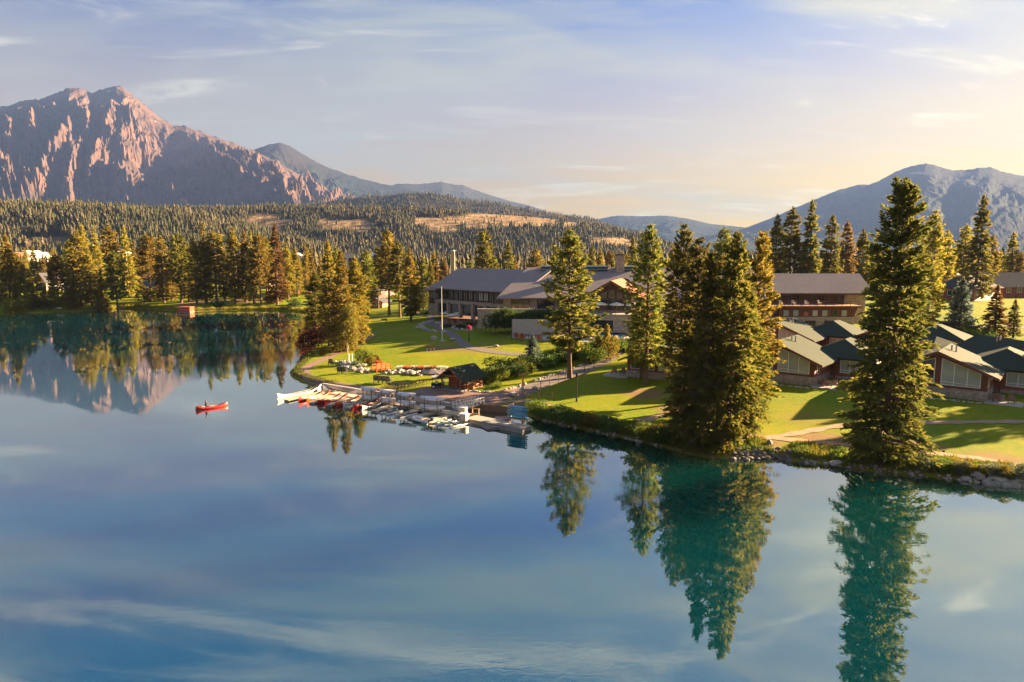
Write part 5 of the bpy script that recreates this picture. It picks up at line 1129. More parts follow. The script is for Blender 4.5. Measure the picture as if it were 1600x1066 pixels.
# pedal catamarans
def pedal_boat(px, py, rz, label, hull='boat_white'):
    c = UZ(px, py, 0.1); r = empty('pedal_catamaran', (c.x, c.y, 0), rz, label, 'pedal boat', 'pedal catamarans')
    for s in (-1, 1):
        v, f = hull_mesh(3.2, 0.34, 0.26, 0.02, n=11, m=7, flat_=0.5); o = meshobj('pontoon', [(x, y+s*0.55, z-0.06) for x, y, z in v], f, hull, r, True)
        MB().box((0, s*0.55, 0.19), (2.6, 0.26, 0.03)).build('pontoon_deck', hull, r)
    for x in (-0.6, 0.6): MB().box((x, 0, 0.24), (0.09, 1.3, 0.06)).build('crossbar', 'black_metal', r)
    f = MB(); f.tube((-0.6, 0, 0.25), (-0.35, 0, 0.95), 0.035).tube((0.6, 0, 0.25), (0.30, 0, 1.15), 0.035).tube((-0.42, 0, 0.7), (0.38, 0, 0.9), 0.03).tube((-0.6, 0, 0.25), (0.6, 0, 0.25), 0.03); f.build('frame', 'black_metal', r)
    MB().box((-0.40, 0, 1.0), (0.36, 0.26, 0.09)).build('saddle', 'rubber', r); MB().tube((0.28, -0.3, 1.2), (0.28, 0.3, 1.2), 0.02).build('handlebar', 'black_metal', r); MB().lathe((0.05, 0, 0.5), [(0.14, -0.02), (0.14, 0.02)], 10).build('crank', 'metal_grey', r)
    return r
PZ_ = R(54)
for k, (px, py, hl) in enumerate([(612, 644, 'boat_white'), (634, 649, 'boat_white'), (694, 660, 'boat_white'), (715, 663.5, 'boat_white'), (612, 636, 'boat_lilac')]):
    pedal_boat(px, py, PZ_+R(-4+3*k) if k < 2 else R(38), ['white pedal catamaran moored before the racked boats', 'white pedal catamaran with dark saddle between finger docks', 'white pedal catamaran with black frame moored by the cream dock box', 'outermost white pedal catamaran pointing at open water', 'pale pedal catamaran wedged behind the finger docks'][k], hl)
c = UZ(660, 658, 0.1); mb_ = empty('motor_dinghy', (c.x, c.y, 0), R(140), 'white rubber motor dinghy with rounded bow moored left of the dock arm', 'dinghy')
pts = [(-1.7, -0.62, .3), (0.6, -0.62, .3), (1.3, -0.45, .36), (1.75, 0, .42), (1.3, 0.45, .36), (0.6, 0.62, .3), (-1.7, 0.62, .3)]; skinned('tube', pts, [(k, k+1) for k in range(6)], [.2]*7, 'boat_white', mb_, 1)
MB().box((-0.2, 0, 0.16), (2.9, 1.0, 0.1)).build('floor', 'dock_grey', mb_); MB().box((-1.6, 0, 0.36), (0.1, 0.95, 0.4)).build('transom', 'dock_grey', mb_); MB().box((-0.3, 0, 0.46), (0.3, 1.0, 0.06)).build('seat', 'timber', mb_); MB().box((-1.85, 0, 0.62), (0.32, 0.3, 0.45)).build('outboard_motor', 'charcoal', mb_)
# blue board rack
c = UZ(808, 661, 0.5); rk = empty('board_rack', (c.x, c.y, 0.5), R(-30), 'timber rack on the dock arm carrying blue boards', 'rack')
for sx in (-1, 1):
    MB().box((sx*0.85, 0.42, 1.15), (0.09, 0.09, 2.3)).build('post', 'timber', rk); MB().box((sx*0.85, -0.42, 0.35), (0.09, 0.09, 0.7)).build('post', 'timber', rk); MB().box((sx*0.85, 0, 0.55), (0.1, 0.95, 0.1)).build('crossbar', 'timber', rk)
    for k in range(1, 6): MB().box((sx*0.85, 0.05, 0.55+k*0.28), (0.05, 0.75, 0.05)).build('crossbar', 'metal_grey', rk)
for k in range(6):
    b_ = empty('paddle_board', (0, 0, 0), 0, f'{"blue" if k % 2 else "turquoise"} paddle board, {ORD[k]} from the bottom of the dock rack', 'paddle board', 'racked paddle boards'); b_.rotation_euler = (0, 0, R(-30)); b_.location = (c.x+0.06*math.sin(k*2), c.y, 0.5+0.63+k*0.28)
    v, f = hull_mesh(2.9, 0.75, 0.13, 0.05, n=13, m=7, flat_=0.5); meshobj('hull', v, f, 'board_blue' if k % 2 else 'board_teal', b_, True)
    n_ = 16; dk = [(1.40*math.cos(2*math.pi*j/n_), 0.345*math.sin(2*math.pi*j/n_), 0.115+0.03*abs(math.cos(2*math.pi*j/n_))**3) for j in range(n_)]; meshobj('deck', dk, [tuple(range(n_))], 'board_blue' if k % 2 else 'board_teal', b_)
    MB().box((-1.15, 0, 0.13), (0.5, 0.40, 0.03)).build('tail_pad', 'board_yellow', b_)
b_ = empty('paddle_board', (c.x+0.3, c.y-0.3, 0.98), R(-30), 'yellow paddle board lying lowest across the dock rack', 'paddle board', 'racked paddle boards'); v, f = hull_mesh(2.4, 0.6, 0.12, 0.05, n=13, m=7, flat_=0.5); meshobj('hull', v, f, 'board_yellow', b_, True)
# gangway with white rails, dock boxes
A, B = UZ(712, 640, 0.45), Vector(G(752, 633))+Vector((0, 0, 0.25)); d = B-A; rz = math.atan2(d.y, d.x); gw = empty('gangway', A, rz, 'sloping gangway with white lattice rails from yard to docks', 'gangway')
Lg, dzg = math.hypot(d.x, d.y), d.z
MB().prism([(0, -0.7, 0), (Lg, -0.7, dzg), (Lg, 0.7, dzg), (0, 0.7, 0)], (0, 0, -0.12)).build('deck', 'dock_grey', gw)
for s in (-0.72, 0.72):
    for k in range(8):
        x = Lg*k/7; z = dzg*k/7; MB().box((x, s, z+0.5), (0.09, 0.07, 1.05)).build('rail_post', 'white_paint', gw)
    for h in (0.12, 0.55, 0.98): MB().tube((0, s, h), (Lg, s, h+dzg), 0.04, n=5).build('rail', 'white_paint', gw)
    for k in range(7): MB().tube((Lg*k/7, s, 0.12+dzg*k/7), (Lg*(k+1)/7, s, 0.98+dzg*(k+1)/7), 0.025, n=4).build('brace', 'white_paint', gw)
for k, (px, py) in enumerate([(724, 646), (725, 656.5)]):
    c = UZ(px, py, 0.4); r = empty('dock_box', (c.x, c.y, 0.38), R(-25), ['cream dock box at the foot of the gangway', 'cream dock box at the outer edge of the dock arm'][k], 'box', 'dock boxes'); MB().box((0, 0, 0.42), (0.95, 0.75, 0.84)).build('body', 'cream_wall', r); MB().box((0, 0, 0.88), (1.03, 0.83, 0.08)).build('lid', 'white_paint', r)
c = UZ(743, 648, 0.4); r = empty('timber_frame', (c.x, c.y, 0.0), R(-30), 'orange timber ladder frame in the water behind the dock arm', 'frame')
for s in (-0.5, 0.5): MB().box((s, 0, 0.5), (0.12, 0.12, 1.6)).build('post', 'timber', r)
for z in (0.5, 1.2): MB().box((0, 0, z), (1.3, 0.1, 0.12)).build('rail', 'timber', r)
# ================================================================ yard things
def bicycle(loc, rz, label):
    r = empty('bicycle', loc, rz, label, 'bicycle', 'parked bicycles')
    for s in (-1, 1):
        w_ = MB()
        for k in range(14):
            a, b_ = 2*math.pi*k/14, 2*math.pi*(k+1)/14; w_.tube((s*0.52+0.33*math.cos(a), 0, 0.34+0.33*math.sin(a)), (s*0.52+0.33*math.cos(b_), 0, 0.34+0.33*math.sin(b_)), 0.024, n=4, cap=False)
        w_.tube((s*0.52, 0, 0.01), (s*0.52, 0, 0.67), 0.008, n=3).tube((s*0.52-.33, 0, .34), (s*0.52+.33, 0, .34), 0.008, n=3); w_.build('wheel', 'rubber', r)
    f = MB(); 
    for a, b_ in (((-0.52, 0, .34), (-0.05, 0, .30)), ((-0.05, 0, .30), (-0.2, 0, .82)), ((-0.18, 0, .75), (0.38, 0, .80)), ((-0.05, 0, .30), (0.40, 0, .70)), ((0.36, 0, .95), (0.52, 0, .34)), ((-0.52, 0, .34), (-0.18, 0, .72))): f.tube(a, b_, 0.022, n=5)
    f.build('frame', 'charcoal', r); MB().box((-0.22, 0, .88), (0.26, 0.13, 0.06)).build('saddle', 'rubber', r); MB().tube((0.34, -0.3, 1.0), (0.34, 0.3, 1.0), 0.018, n=5).build('handlebar', 'black_metal', r)
    return r
bk = None
for row, ((ax, ay), (bx_, by_)) in enumerate((((600, 612), (634, 604)), ((618, 613.5), (664, 600.5)))):
    for k in range(9):
        p = G(ax+(bx_-ax)*k/8, ay+(by_-ay)*k/8); lab = f'dark bicycle in the {"rear" if row == 0 else "front"} rack row, {ORD[k]} from the docks'
        if bk is None: bk = bicycle(p, R(20), lab)
        else: o = copy_tree(bk); o.location = p; o.rotation_euler[2] = R(20+random.uniform(-5, 5)); o['label'] = lab
p = G(684, 606); ct = empty('utility_cart', p, R(8), 'small white topped utility cart parked beside the red log hut', 'cart')
MB().box((0, 0, 0.55), (2.1, 1.1, 0.4)).build('body', 'cloth_navy', ct); MB().box((0.85, 0, 0.85), (0.5, 1.1, 0.4)).build('bonnet', 'boat_white', ct); MB().box((-0.2, 0, 0.9), (0.5, 1.0, 0.3)).build('seat', 'cream_wall', ct); MB().box((-0.1, 0, 1.85), (1.7, 1.2, 0.08)).build('canopy', 'boat_white', ct)
for x in (-0.85, 0.6):
    for y in (-0.5, 0.5): MB().tube((x, y, 0.7), (x, y, 1.85), 0.025).build('post', 'black_metal', ct)
for x in (-0.7, 0.7):
    for y in (-0.55, 0.55): MB().tube((x, y-0.07, 0.3), (x, y+0.07, 0.3), 0.3, n=12).build('wheel', 'rubber', ct); 
for x in (-0.7, 0.7): MB().tube((x, -0.64, 0.3), (x, -0.62, 0.3), 0.17, n=10).build('hub', 'white_paint', ct)
dp = G(674, 594); parasol(dp, 'wide dark purple sunshade behind the bicycles', None, 2.1, 1.9, 'dark_cloth')
p = G(817, 619); sg = empty('signpost', p, R(15), 'tall timber signpost with cross arms beside the lane', 'signpost'); MB().box((0, 0, 1.75), (0.2, 0.2, 3.5)).build('post', 'orange_timber', sg); MB().box((0, -0.12, 3.25), (1.5, 0.05, 0.22)).build('arm', 'timber', sg); MB().box((-0.15, -0.13, 1.2), (0.5, 0.05, 0.3)).build('plaque', 'board_teal', sg)
def lamp(px, py, h, label, flowers=False):
    p = G(px, py); r = empty('lamp_post', p, 0, label, 'lamp post'); MB().lathe((0, 0, 0), [(0.14, 0), (0.14, 0.5), (0.07, 0.6), (0.06, h-0.5), (0.09, h-0.45)], 10).build('pole', 'black_metal', r)
    MB().lathe((0, 0, h-0.45), [(0.1, 0), (0.2, 0.12), (0.2, 0.34), (0.3, 0.36), (0.05, 0.55)], 10).build('lantern', 'black_metal', r)
    if flowers:
        rng = np.random.default_rng(4); d = rng.normal(size=(700, 3)); d /= np.linalg.norm(d, axis=1, keepdims=True); b_ = d*rng.uniform(.30, .46, (700, 1))*np.array([1.15, 1.15, .85])+np.array([0, 0, h-0.35]); V, F = sprays(b_, d, np.full(700, .16), np.full(700, .15), rng)
        npmesh('flower_basket', V, F, 'petals_pink', r, attr={'tone': np.repeat(rng.random(700), 4)})
    return r
lamp(901, 628, 4.1, 'black lamp post on the lawn between lane and shore clump'); lamp(733, 533, 3.4, 'black lamp post topped by a ball of pink flowers', True); lamp(1511, 560, 3.4, 'short black lamp post on the lawn behind the nearest cabin'); lamp(1587, 466, 4.5, 'lamp post before the long red building at the right edge')
p = G(691, 534); fp = empty('flagpole', p, 0, 'tall white flagpole rising from the lawn before the lodge', 'flagpole'); hf = ztop(449, p.y)-p.z; MB().tube((0, 0, 0), (0, 0, hf), 0.085, 0.04, 10).build('pole', 'white_paint', fp); MB().lathe((0, 0, hf), [(0.02, 0), (0.11, 0.08), (0.11, 0.14), (0.02, 0.22)], 10).build('finial', 'board_yellow', fp); MB().lathe((0, 0, 0), [(0.75, -0.2), (0.7, 0.3), (0.35, 0.45)], 9).build('footing', 'rock', fp)
# fences
rf_ = empty('rail_fence', G(824, 622), 0, 'short timber rail fence beside the signpost', 'fence'); pts = [G(824, 622)-Vector(rf_.location), G(842, 624)-Vector(rf_.location), G(863, 624.5)-Vector(rf_.location)]
for q in pts: MB().box((q.x, q.y, q.z+0.5), (0.22, 0.22, 1.2)).build('post', 'timber', rf_)
for a, b_ in zip(pts[:-1], pts[1:]): MB().tube(a+Vector((0, 0, .75)), b_+Vector((0, 0, .75)), 0.06, n=6).build('rail', 'crib_wood', rf_)
p0 = G(845, 606); pf = empty('post_fence', p0, 0, 'thin dark post and wire fence between lane and lawn', 'fence'); q0 = None
for px, py in [(845, 606), (859, 602), (873, 597), (884, 593), (913, 582), (928, 576), (943, 569)]:
    q = G(px, py)-p0; MB().tube(q, q+Vector((0, 0, 1.1)), 0.06, n=6).build('post', 'dark_trim', pf)
    if q0 is not None: MB().tube(q0+Vector((0, 0, .9)), q+Vector((0, 0, .9)), 0.02, n=4).build('wire', 'black_metal', pf)
    q0 = q
p0 = G(742, 513); pl = empty('pool_fence', p0, 0, 'brown post fence with clear panels round the pool lawn', 'fence'); q0 = None
for px, py in [(742, 512), (747, 515), (753, 518), (759, 520.5), (766, 523.5), (774, 526.5), (782, 528.5), (790, 530), (799, 532), (807, 533), (816, 534), (826, 535), (837, 536), (847, 537), (859, 537.5), (872, 538), (885, 538.5), (898, 539), (911, 539.5), (925, 540), (938, 540.5)]:
    q = G(px, py)-p0; MB().box((q.x, q.y, q.z+0.85), (0.13, 0.13, 1.9)).build('post', 'brown_trim', pl)
    if q0 is not None:
        for h in (0.35, 1.6): MB().tube(q0+Vector((0, 0, h)), q+Vector((0, 0, h)), 0.025, n=4).build('rail', 'dark_trim', pl)
    q0 = q
# garden seats, bridge, posts
for px, py, rz, lab in [(517, 571, 40, 'lone grey garden chair beside the shore path'), (532, 584, 20, 'left grey garden chair of the pair on the lawn point'), (538, 583.5, 25, 'right grey garden chair of the pair on the lawn point'), (589, 598, 15, 'first grey garden chair from the left in the row of four'), (595.5, 598.5, 15, 'second grey garden chair from the left in the row of four'), (602, 599, 15, 'third grey garden chair from the left in the row of four'), (608, 599.5, 15, 'fourth grey garden chair from the left in the row of four')]:
    chair(G(px, py), R(rz+150), lab, 'grey garden chairs', 'charcoal', 1.35)
p = G(673, 548); bn_ = empty('lawn_bench', p, R(8), 'timber bench with white feet on the big lawn', 'bench'); MB().box((0, 0, 0.5), (1.9, 0.5, 0.07)).build('seat', 'chair_wood', bn_); MB().box((0, 0.24, 0.8), (1.9, 0.06, 0.4)).build('backrest', 'chair_wood', bn_)
for x in (-0.75, 0, 0.75): MB().box((x, 0, 0.24), (0.2, 0.42, 0.48)).build('leg', 'white_paint', bn_)
p = G(600, 503); tb = empty('lawn_bench', p, R(-8), 'small dark bench on the slope below the pines', 'bench'); MB().box((0, 0, 0.45), (1.8, 0.5, 0.08)).build('seat', 'charcoal', tb); MB().box((0, 0.24, 0.75), (1.8, 0.06, 0.4)).build('backrest', 'charcoal', tb)
for x in (-0.7, 0.7): MB().box((x, 0, 0.2), (0.1, 0.42, 0.42)).build('leg', 'charcoal', tb)
A, B = G(585, 582), G(607, 578); d = B-A; fb = empty('footbridge', A, math.atan2(d.y, d.x), 'small orange red footbridge over the garden rocks', 'bridge'); Lb = d.length
for k in range(9): MB().box((Lb*(k+.5)/9, 0, 0.35+0.18*math.sin(math.pi*(k+.5)/9)), (Lb/9-0.02, 1.5, 0.07)).build('plank', 'orange_timber', fb)
for s in (-0.75, 0.75):
    for k in range(4): MB().box((Lb*k/3, s, 0.8), (0.13, 0.13, 1.2)).build('post', 'red_paint', fb)
    for h in (0.75, 1.3): MB().box((Lb/2, s, h), (Lb, 0.07, 0.16)).build('rail', 'orange_timber', fb)
for px, lab in ((545, 'left white marker post among the garden rocks'), (550, 'right white marker post among the garden rocks')):
    p = G(px, 567); o = empty('marker_post', p, 0, lab, 'post', 'white marker posts'); MB().box((0, 0, 0.8), (0.2, 0.2, 1.7)).build('post_shaft', 'white_paint', o); MB().box((0, 0, 1.68), (0.28, 0.28, 0.08)).build('cap', 'white_paint', o)
# red deck at the lawn point
p = UZ(487, 552, 0.3); rd = empty('red_landing', (p.x, p.y, 0), R(20), 'red timber landing with rails under the reddish shrub', 'landing'); MB().box((0, 0, 0.45), (5.0, 3.0, 0.15)).build('deck', 'red_paint', rd)
for k in range(5):
    MB().box((-2.3+k*1.15, -1.4, 0.7), (0.14, 0.14, 2.2)).build('post', 'red_paint', rd)
for h in (1.0, 1.6): MB().box((0, -1.4, h), (4.8, 0.08, 0.14)).build('rail', 'red_paint', rd)
# ================================================================ pool and patios
def pool(px, label, m='pool_water', lift=0.09): return sheet('pool', px, m, label, lift)
sheet('pool_deck', [(770, 503), (800, 514), (800, 528), (860, 533), (945, 536), (985, 535), (985, 522), (900, 513), (850, 510), (800, 503)], 'concrete', 'pale paved deck round the pool', 0.05)
pool([(905, 522), (935, 517), (955, 521), (975, 525), (975, 529), (940, 529), (908, 526)], 'turquoise swimming pool below the great hall terrace'); pool([(800, 512), (845, 509), (856, 512), (810, 516)], 'pale blue paddling pool before the white wall')
A, B = U(800, 510, 157), U(880, 510, 157); MBw = MB().box(((A.x+B.x)/2, 157, 5.4), (B.x-A.x, 0.4, 3.4)).build('pool_wall', 'concrete'); tag(MBw, 'long pale wall behind the paddling pool', 'wall')
A, B = U(746, 490, 167), U(905, 490, 167); tw = empty('terrace_wall', ((A.x+B.x)/2, 167, 4.6), R(-3), 'long stone retaining wall with pale coping below the lodge', 'wall')
MB().box((0, 0, 1.6), (B.x-A.x, 0.6, 4.6)).build('stone_face', 'stone_wall', tw); MB().box((0, 0, 3.98), (B.x-A.x+.2, 0.8, 0.14)).build('coping', 'concrete', tw)
def lounger(loc, rz, label, m='white_paint'):
    r = empty('sun_lounger', loc, rz, label, 'sun lounger', 'pool loungers'); MB().box((0, -0.3, 0.36), (0.7, 1.4, 0.12)).build('seat', m, r); MB().box((0, 0.65, 0.62), (0.7, 0.75, 0.1), M=Matrix.Rotation(R(42), 3, 'X')).build('backrest', m, r)
    for x in (-.3, .3):
        for y in (-.85, .3): MB().box((x, y, .15), (.06, .06, .34)).build('leg', 'chair_wood', r)
    return r
k = 0
for px, py in [(815, 518.5), (820.5, 518), (826, 517.5), (831.5, 517), (837, 516.5), (843, 516), (783, 509), (789, 509), (795, 509.5)]:
    lounger(G(px, py)+Vector((0, 0, .06)), R(150), f'white sun lounger, {ORD[k] if k < 6 else ORD[k-6]} from the left {"by the paddling pool" if k < 6 else "in the row behind the pool fence"}'); k += 1
for j, (px, py) in enumerate([(916, 530), (924, 530.5), (932, 531), (958, 531.5), (966, 532)]): lounger(G(px, py)+Vector((0, 0, .06)), R(20), f'tan sun lounger at the near edge of the swimming pool, {ORD[j]} from the left', 'tan_cloth')
for j, (px, py) in enumerate([(808, 530), (817, 531), (843, 533), (863, 533.5)]): chair(G(px, py), R(160), f'reddish chair on the pool lawn, {ORD[j]} from the left', 'pool lawn chairs', 'orange_timber', 1.5)
for j, (px, py, lab) in enumerate([(698, 501, 'cream parasol on the lower patio nearest the flagpole'), (716, 502, 'cream parasol on the lower patio right of the flagpole one'), (706, 505, 'cream parasol on the lower patio nearest the lawn'), (746, 492, 'cream parasol close to the lodge windows'), (728, 491, 'cream parasol under the lodge wall behind the lower patio')]):
    parasol(G(px, py), lab, 'lower patio parasols', 1.9, 2.7)
for j in range(14):
    px, py = 692+(j % 7)*8.2, 505+(j//7)*4; chair(G(px, py), R(j*57), f'tan patio chair, {ORD[j % 7]} from the left in the {"back" if j < 7 else "front"} row of the lower patio', 'lower patio chairs', 'tan_cloth', 1.25)
sheet('lower_patio', [(684, 500), (700, 494), (745, 494), (755, 502), (748, 512), (700, 512)], 'pavers', 'brown paved lower patio beside the lodge', 0.06)
aw = G(735, 497); ar = empty('awning', (aw.x, aw.y+6, aw.z), R(-40), 'dark sloping awning over the patio below the lodge windows', 'awning'); MB().prism([(-7, -2.2, 2.6), (7, -2.2, 2.6), (7, 2.2, 3.5), (-7, 2.2, 3.5)], (0, 0, 0.12)).build('cover', 'dark_cloth', ar)
for x in (-6.8, -2.3, 2.3, 6.8): MB().tube((x, -2.0, 0), (x, -2.0, 2.6), 0.07).build('post', 'dark_trim', ar)
# ================================================================ shrubs, hedge, flowers
def leaf_cloud(seed, blobs, n, size, up=0.3, core=0.55):
    """blobs: (x, y, z, rx, ry, rz); leaves spread through their volume, denser outside"""
    rng = np.random.default_rng(seed); B = np.array(blobs, float); wgt = (B[:, 3]*B[:, 4]*B[:, 5])**(2/3); pick = rng.choice(len(B), n, p=wgt/wgt.sum()); q = B[pick]
    d = rng.normal(size=(n, 3)); d /= np.linalg.norm(d, axis=1, keepdims=True); rr = rng.uniform(core, 1.08, (n, 1))
    p = q[:, :3]+d*rr*q[:, 3:]; keep = p[:, 2] > 0.02; p, d = p[keep], d[keep]; m = len(p)
    dd = d+rng.normal(0, 0.55, (m, 3))+np.array([0, 0, up]); dd /= np.linalg.norm(dd, axis=1, keepdims=True)
    ln = size*rng.uniform(0.6, 1.4, m); V, F = sprays(p, dd, ln, ln*rng.uniform(0.5, 0.8, m), rng)
    return V, F, np.repeat(np.clip(rng.normal(0.45, 0.25, m), 0, 1), 4)
SHR = {}
def shrub_mesh(key, seed, n, size, nb=7, tall=1.0):
    r = random.Random(seed); blobs = [(r.uniform(-.5, .5), r.uniform(-.5, .5), tall*r.uniform(0.25, .75), r.uniform(.28, .5), r.uniform(.28, .5), r.uniform(.25, .42)*tall) for _ in range(nb)]
    V, F, T = leaf_cloud(seed, blobs, n, size); o = npmesh('foliage', V, F, 'leaves', attr={'tone': T}); mb = MB()
    for k in range(5): a = r.random()*6.28; mb.tube((0, 0, -0.1), (0.35*math.cos(a), 0.35*math.sin(a), 0.6*tall), 0.03, 0.012, 5, cap=False)
    s = mb.build('stem', 'bark'); SHR[key] = (o.data, s.data)
    for q in (o, s): bpy.data.objects.remove(q)
for k in range(4): shrub_mesh(k, 40+k, 1500, 0.11, 6+k)
for k in range(2): shrub_mesh(10+k, 60+k, 2600, 0.085, 10, 1.3)
def shrub(loc, w_, h, label, m='leaves', group=None, key=None, name='shrub', cat='shrub'):
    r = empty(name, loc, random.random()*6.28, label, cat, group); fd, sd2 = SHR[random.randrange(4) if key is None else key]; r.scale = (w_, w_, h)
    o = bpy.data.objects.new('foliage', fd); COL.objects.link(o); o.parent = r; o.material_slots[0].link = 'OBJECT'; o.material_slots[0].material = MATS[m]
    s = bpy.data.objects.new('stem', sd2); COL.objects.link(s); s.parent = r; return r
HG = 'bushes of the lane hedge'
for k in range(13):
    t_ = k/12; px = 766+t_*186; py = 601-t_*46-6*math.sin(t_*3.1); p = G(px, py)+Vector((0.3, 1.4, 0))
    shrub(p, 2.9+0.9*t_, 2.3+1.1*t_*t_, f'dark green hedge bush above the lane, {ORD[k]} from the red log hut', 'leaves_dark' if k % 3 else 'leaves', HG)
for k in range(6):
    px = 778+k*30; p = G(px, 586-k*5)+Vector((0, 3.6, 0)); shrub(p, 3.0, 2.2, f'sunlit rear hedge bush, {ORD[k]} from the red log hut', 'leaves', HG)
for px, py, w_, h, m, lab in [(944, 562, 3.4, 3.8, 'leaves_gold', 'rounded golden bush at the upper end of the hedge'), (925, 568, 3.2, 3.2, 'leaves', 'bright green bush beside the golden one at the hedge end'), (975, 549, 3.4, 2.6, 'leaves_dark', 'dark bush between pool and lane'), (990, 546, 3.0, 2.2, 'leaves_dark', 'dark bush behind the small stone footed cabin'),
    (571, 568, 2.2, 2.6, 'leaves', 'green bush rising from the garden rocks'), (579, 571, 1.4, 1.6, 'leaves_gold', 'low golden plant right of the garden bush'), (585, 566, 1.6, 1.3, 'leaves_red', 'dark red garden shrub left of the footbridge'), (504, 556, 1.8, 2.0, 'leaves_gold', 'yellow bush beside the red landing'), (566, 527, 2.4, 2.6, 'leaves_dark', 'dark bush at the right foot of the lawn point clump'),
    (1488, 528, 4.0, 3.0, 'leaves_gold', 'yellow bush left of the slender blue spruce'), (1524, 533, 4.2, 2.6, 'leaves', 'rounded green bush right of the slender blue spruce'), (1536, 531, 3.2, 2.6, 'leaves_gold', 'golden bush behind the right edge cabin'), (700, 512, 2.0, 1.2, 'leaves_dark', 'low planting between the patio rocks'), (722, 514, 2.4, 1.2, 'leaves_dark', 'dark low planting beside the pink flower lamp'), (735, 509, 2.4, 1.4, 'leaves', 'green planting at the corner of the pool fence'),
    (758, 511, 2.4, 1.6, 'leaves', 'small green bush inside the pool fence'), (235, 472, 6.0, 6.5, 'leaves_gold', 'broad golden birch bush on the far shore lawn'), (120, 482, 4.5, 3.0, 'leaves_gold', 'low yellow green bush at the far water edge'), (62, 483, 5.0, 3.6, 'leaves', 'olive bush at the far water edge below the left trees'), (28, 486, 6.0, 5.0, 'leaves_gold', 'golden bush at the left photo edge by the water'), (88, 482, 4.5, 3.6, 'leaves_gold', 'orange lit bush at the far water edge left of the dark spruce'),
    (428, 474, 5.0, 4.0, 'leaves_red', 'rusty bush on the shore below the red log cabin'), (345, 480, 4.5, 3.0, 'leaves_dark', 'dark bush on the shore right of the red shelter'), (458, 482, 4.0, 3.2, 'leaves_dark', 'dark waterside bush near the lawn point clump'), (776, 606, 1.3, 0.7, 'leaves', 'small low plant in the bed beside the hut')]:
    shrub(G(px, py), w_, h, lab, m)
for k in range(8):
    A = U(774+k*14, 500, 162.5); shrub((A.x, 162.5+0.5*(k % 2), 4.6), 3.6, 3.9+0.3*(k % 3), f'dark clipped terrace hedge section, {ORD[k]} from the lower patio', 'leaves_dark', 'terrace hedge')
for k in range(3):
    A = G(668+k*8, 491); shrub(A, 3.0, 1.6, f'low clipped hedge section before the lodge end, {ORD[k]} from the left', 'leaves_dark', 'lodge end hedge')
shrub(G(487, 548)+Vector((0, 1.0, 0)), 4.6, 4.6, 'reddish orange shrub over the red landing at the lawn point', 'leaves_red', key=10)
# weeping yellow birch in front of the lawn point clump
p = G(543, 552); br = empty('birch_tree', p, 0, 'slender yellow green birch drooping before the lawn point clump', 'tree'); mb = MB()
for k in range(3): a = k*2.1; mb.tube((0, 0, -.2), (0.3*math.cos(a), .3*math.sin(a), 4.0), .12, .09, 7); mb.tube((0.3*math.cos(a), .3*math.sin(a), 4.0), (0.9*math.cos(a), .9*math.sin(a), 9.5), .09, .02, 6)
mb.build('trunk', 'bark_pale', br)
V, F, T = leaf_cloud(77, [(random.uniform(-1.5, 1.5), random.uniform(-1.5, 1.5), z, 1.1, 1.1, 1.5) for z in np.linspace(2.2, 9.6, 16)], 5200, 0.34, up=-0.9, core=0.3); npmesh('crown', V, F, 'leaves_gold', br, attr={'tone': T})
# bank shrubs on the right shore
BS = 'bank shrubs below the trail'
for k in range(22):
    px = 838+k*9.6; sy = np.interp(px, [q[0] for q in SHORE_PX[30:]], [q[1] for q in SHORE_PX[30:]]); p = G(px, sy-random.uniform(5, 12))
    shrub(p, random.uniform(1.7, 2.6), random.uniform(1.1, 1.9), f'low waterside shrub right of the blue boards, {ORD[k] if k < 20 else "near the clump "+ORD[k-20]} along the bank', random.choice(['leaves_dark', 'leaves', 'leaves', 'leaves_gold']), BS)
for k in range(14):
    px = 1430+k*13; sy = np.interp(px, [q[0] for q in SHORE_PX[30:]], [q[1] for q in SHORE_PX[30:]]); p = G(px, sy-random.uniform(8, 17))
    shrub(p, random.uniform(1.0, 1.8), random.uniform(0.8, 1.4), f'pale bank shrub right of the huge spruce, {ORD[k]} from its foot', random.choice(['leaves_sage', 'leaves_gold', 'leaves']), 'bank shrubs right of the huge spruce')
# rough grass on the bank: uncountable
def grass(name, n, seg, off, hgt, m, label):
    rng = np.random.default_rng(len(name)); P = SHORE[seg[0]:seg[1]]; L_ = np.r_[0, np.cumsum(np.linalg.norm(np.diff(P, axis=0), axis=1))]; s = rng.uniform(0, L_[-1], n); x = np.interp(s, L_, P[:, 0]); y = np.interp(s, L_, P[:, 1])
    k = np.clip(np.searchsorted(L_, s)-1, 0, len(P)-2); d = (P[k+1]-P[k]); d /= np.linalg.norm(d, axis=1, keepdims=True); nrm = np.stack([-d[:, 1], d[:, 0]], 1); o = rng.uniform(off[0], off[1], n); Q = np.stack([x, y], 1)+nrm*o[:, None]
    z = height(Q); ok = z > 0.08; Q, z = Q[ok], z[ok]; m_ = len(Q); B = np.c_[Q, z-0.03]; dr = rng.normal(0, .35, (m_, 3))+np.array([0, 0, 1.0]); dr /= np.linalg.norm(dr, axis=1, keepdims=True); ln = hgt*rng.uniform(.5, 1.5, m_)*(0.6+0.4*np.sin(s[ok]*0.7)**2)
    V, F = sprays(B, dr, ln, ln*0.22, rng, .1); o_ = npmesh(name, V, F, m, attr={'tone': np.repeat(rng.random(m_), 4)}); return tag(o_, label, kind='stuff')
i0 = [k for k, q in enumerate(SHORE_PX) if q[0] == 850][0]
grass('bank_grass', 26000, (i0-1, len(SHORE_PX)-2), (0.3, 4.5), 0.45, 'leaves', 'rough green grass on the right bank'); grass('dry_grass', 16000, (i0+2, len(SHORE_PX)-2), (0.6, 5.5), 0.42, 'leaves_gold', 'dry golden grass on the right bank')
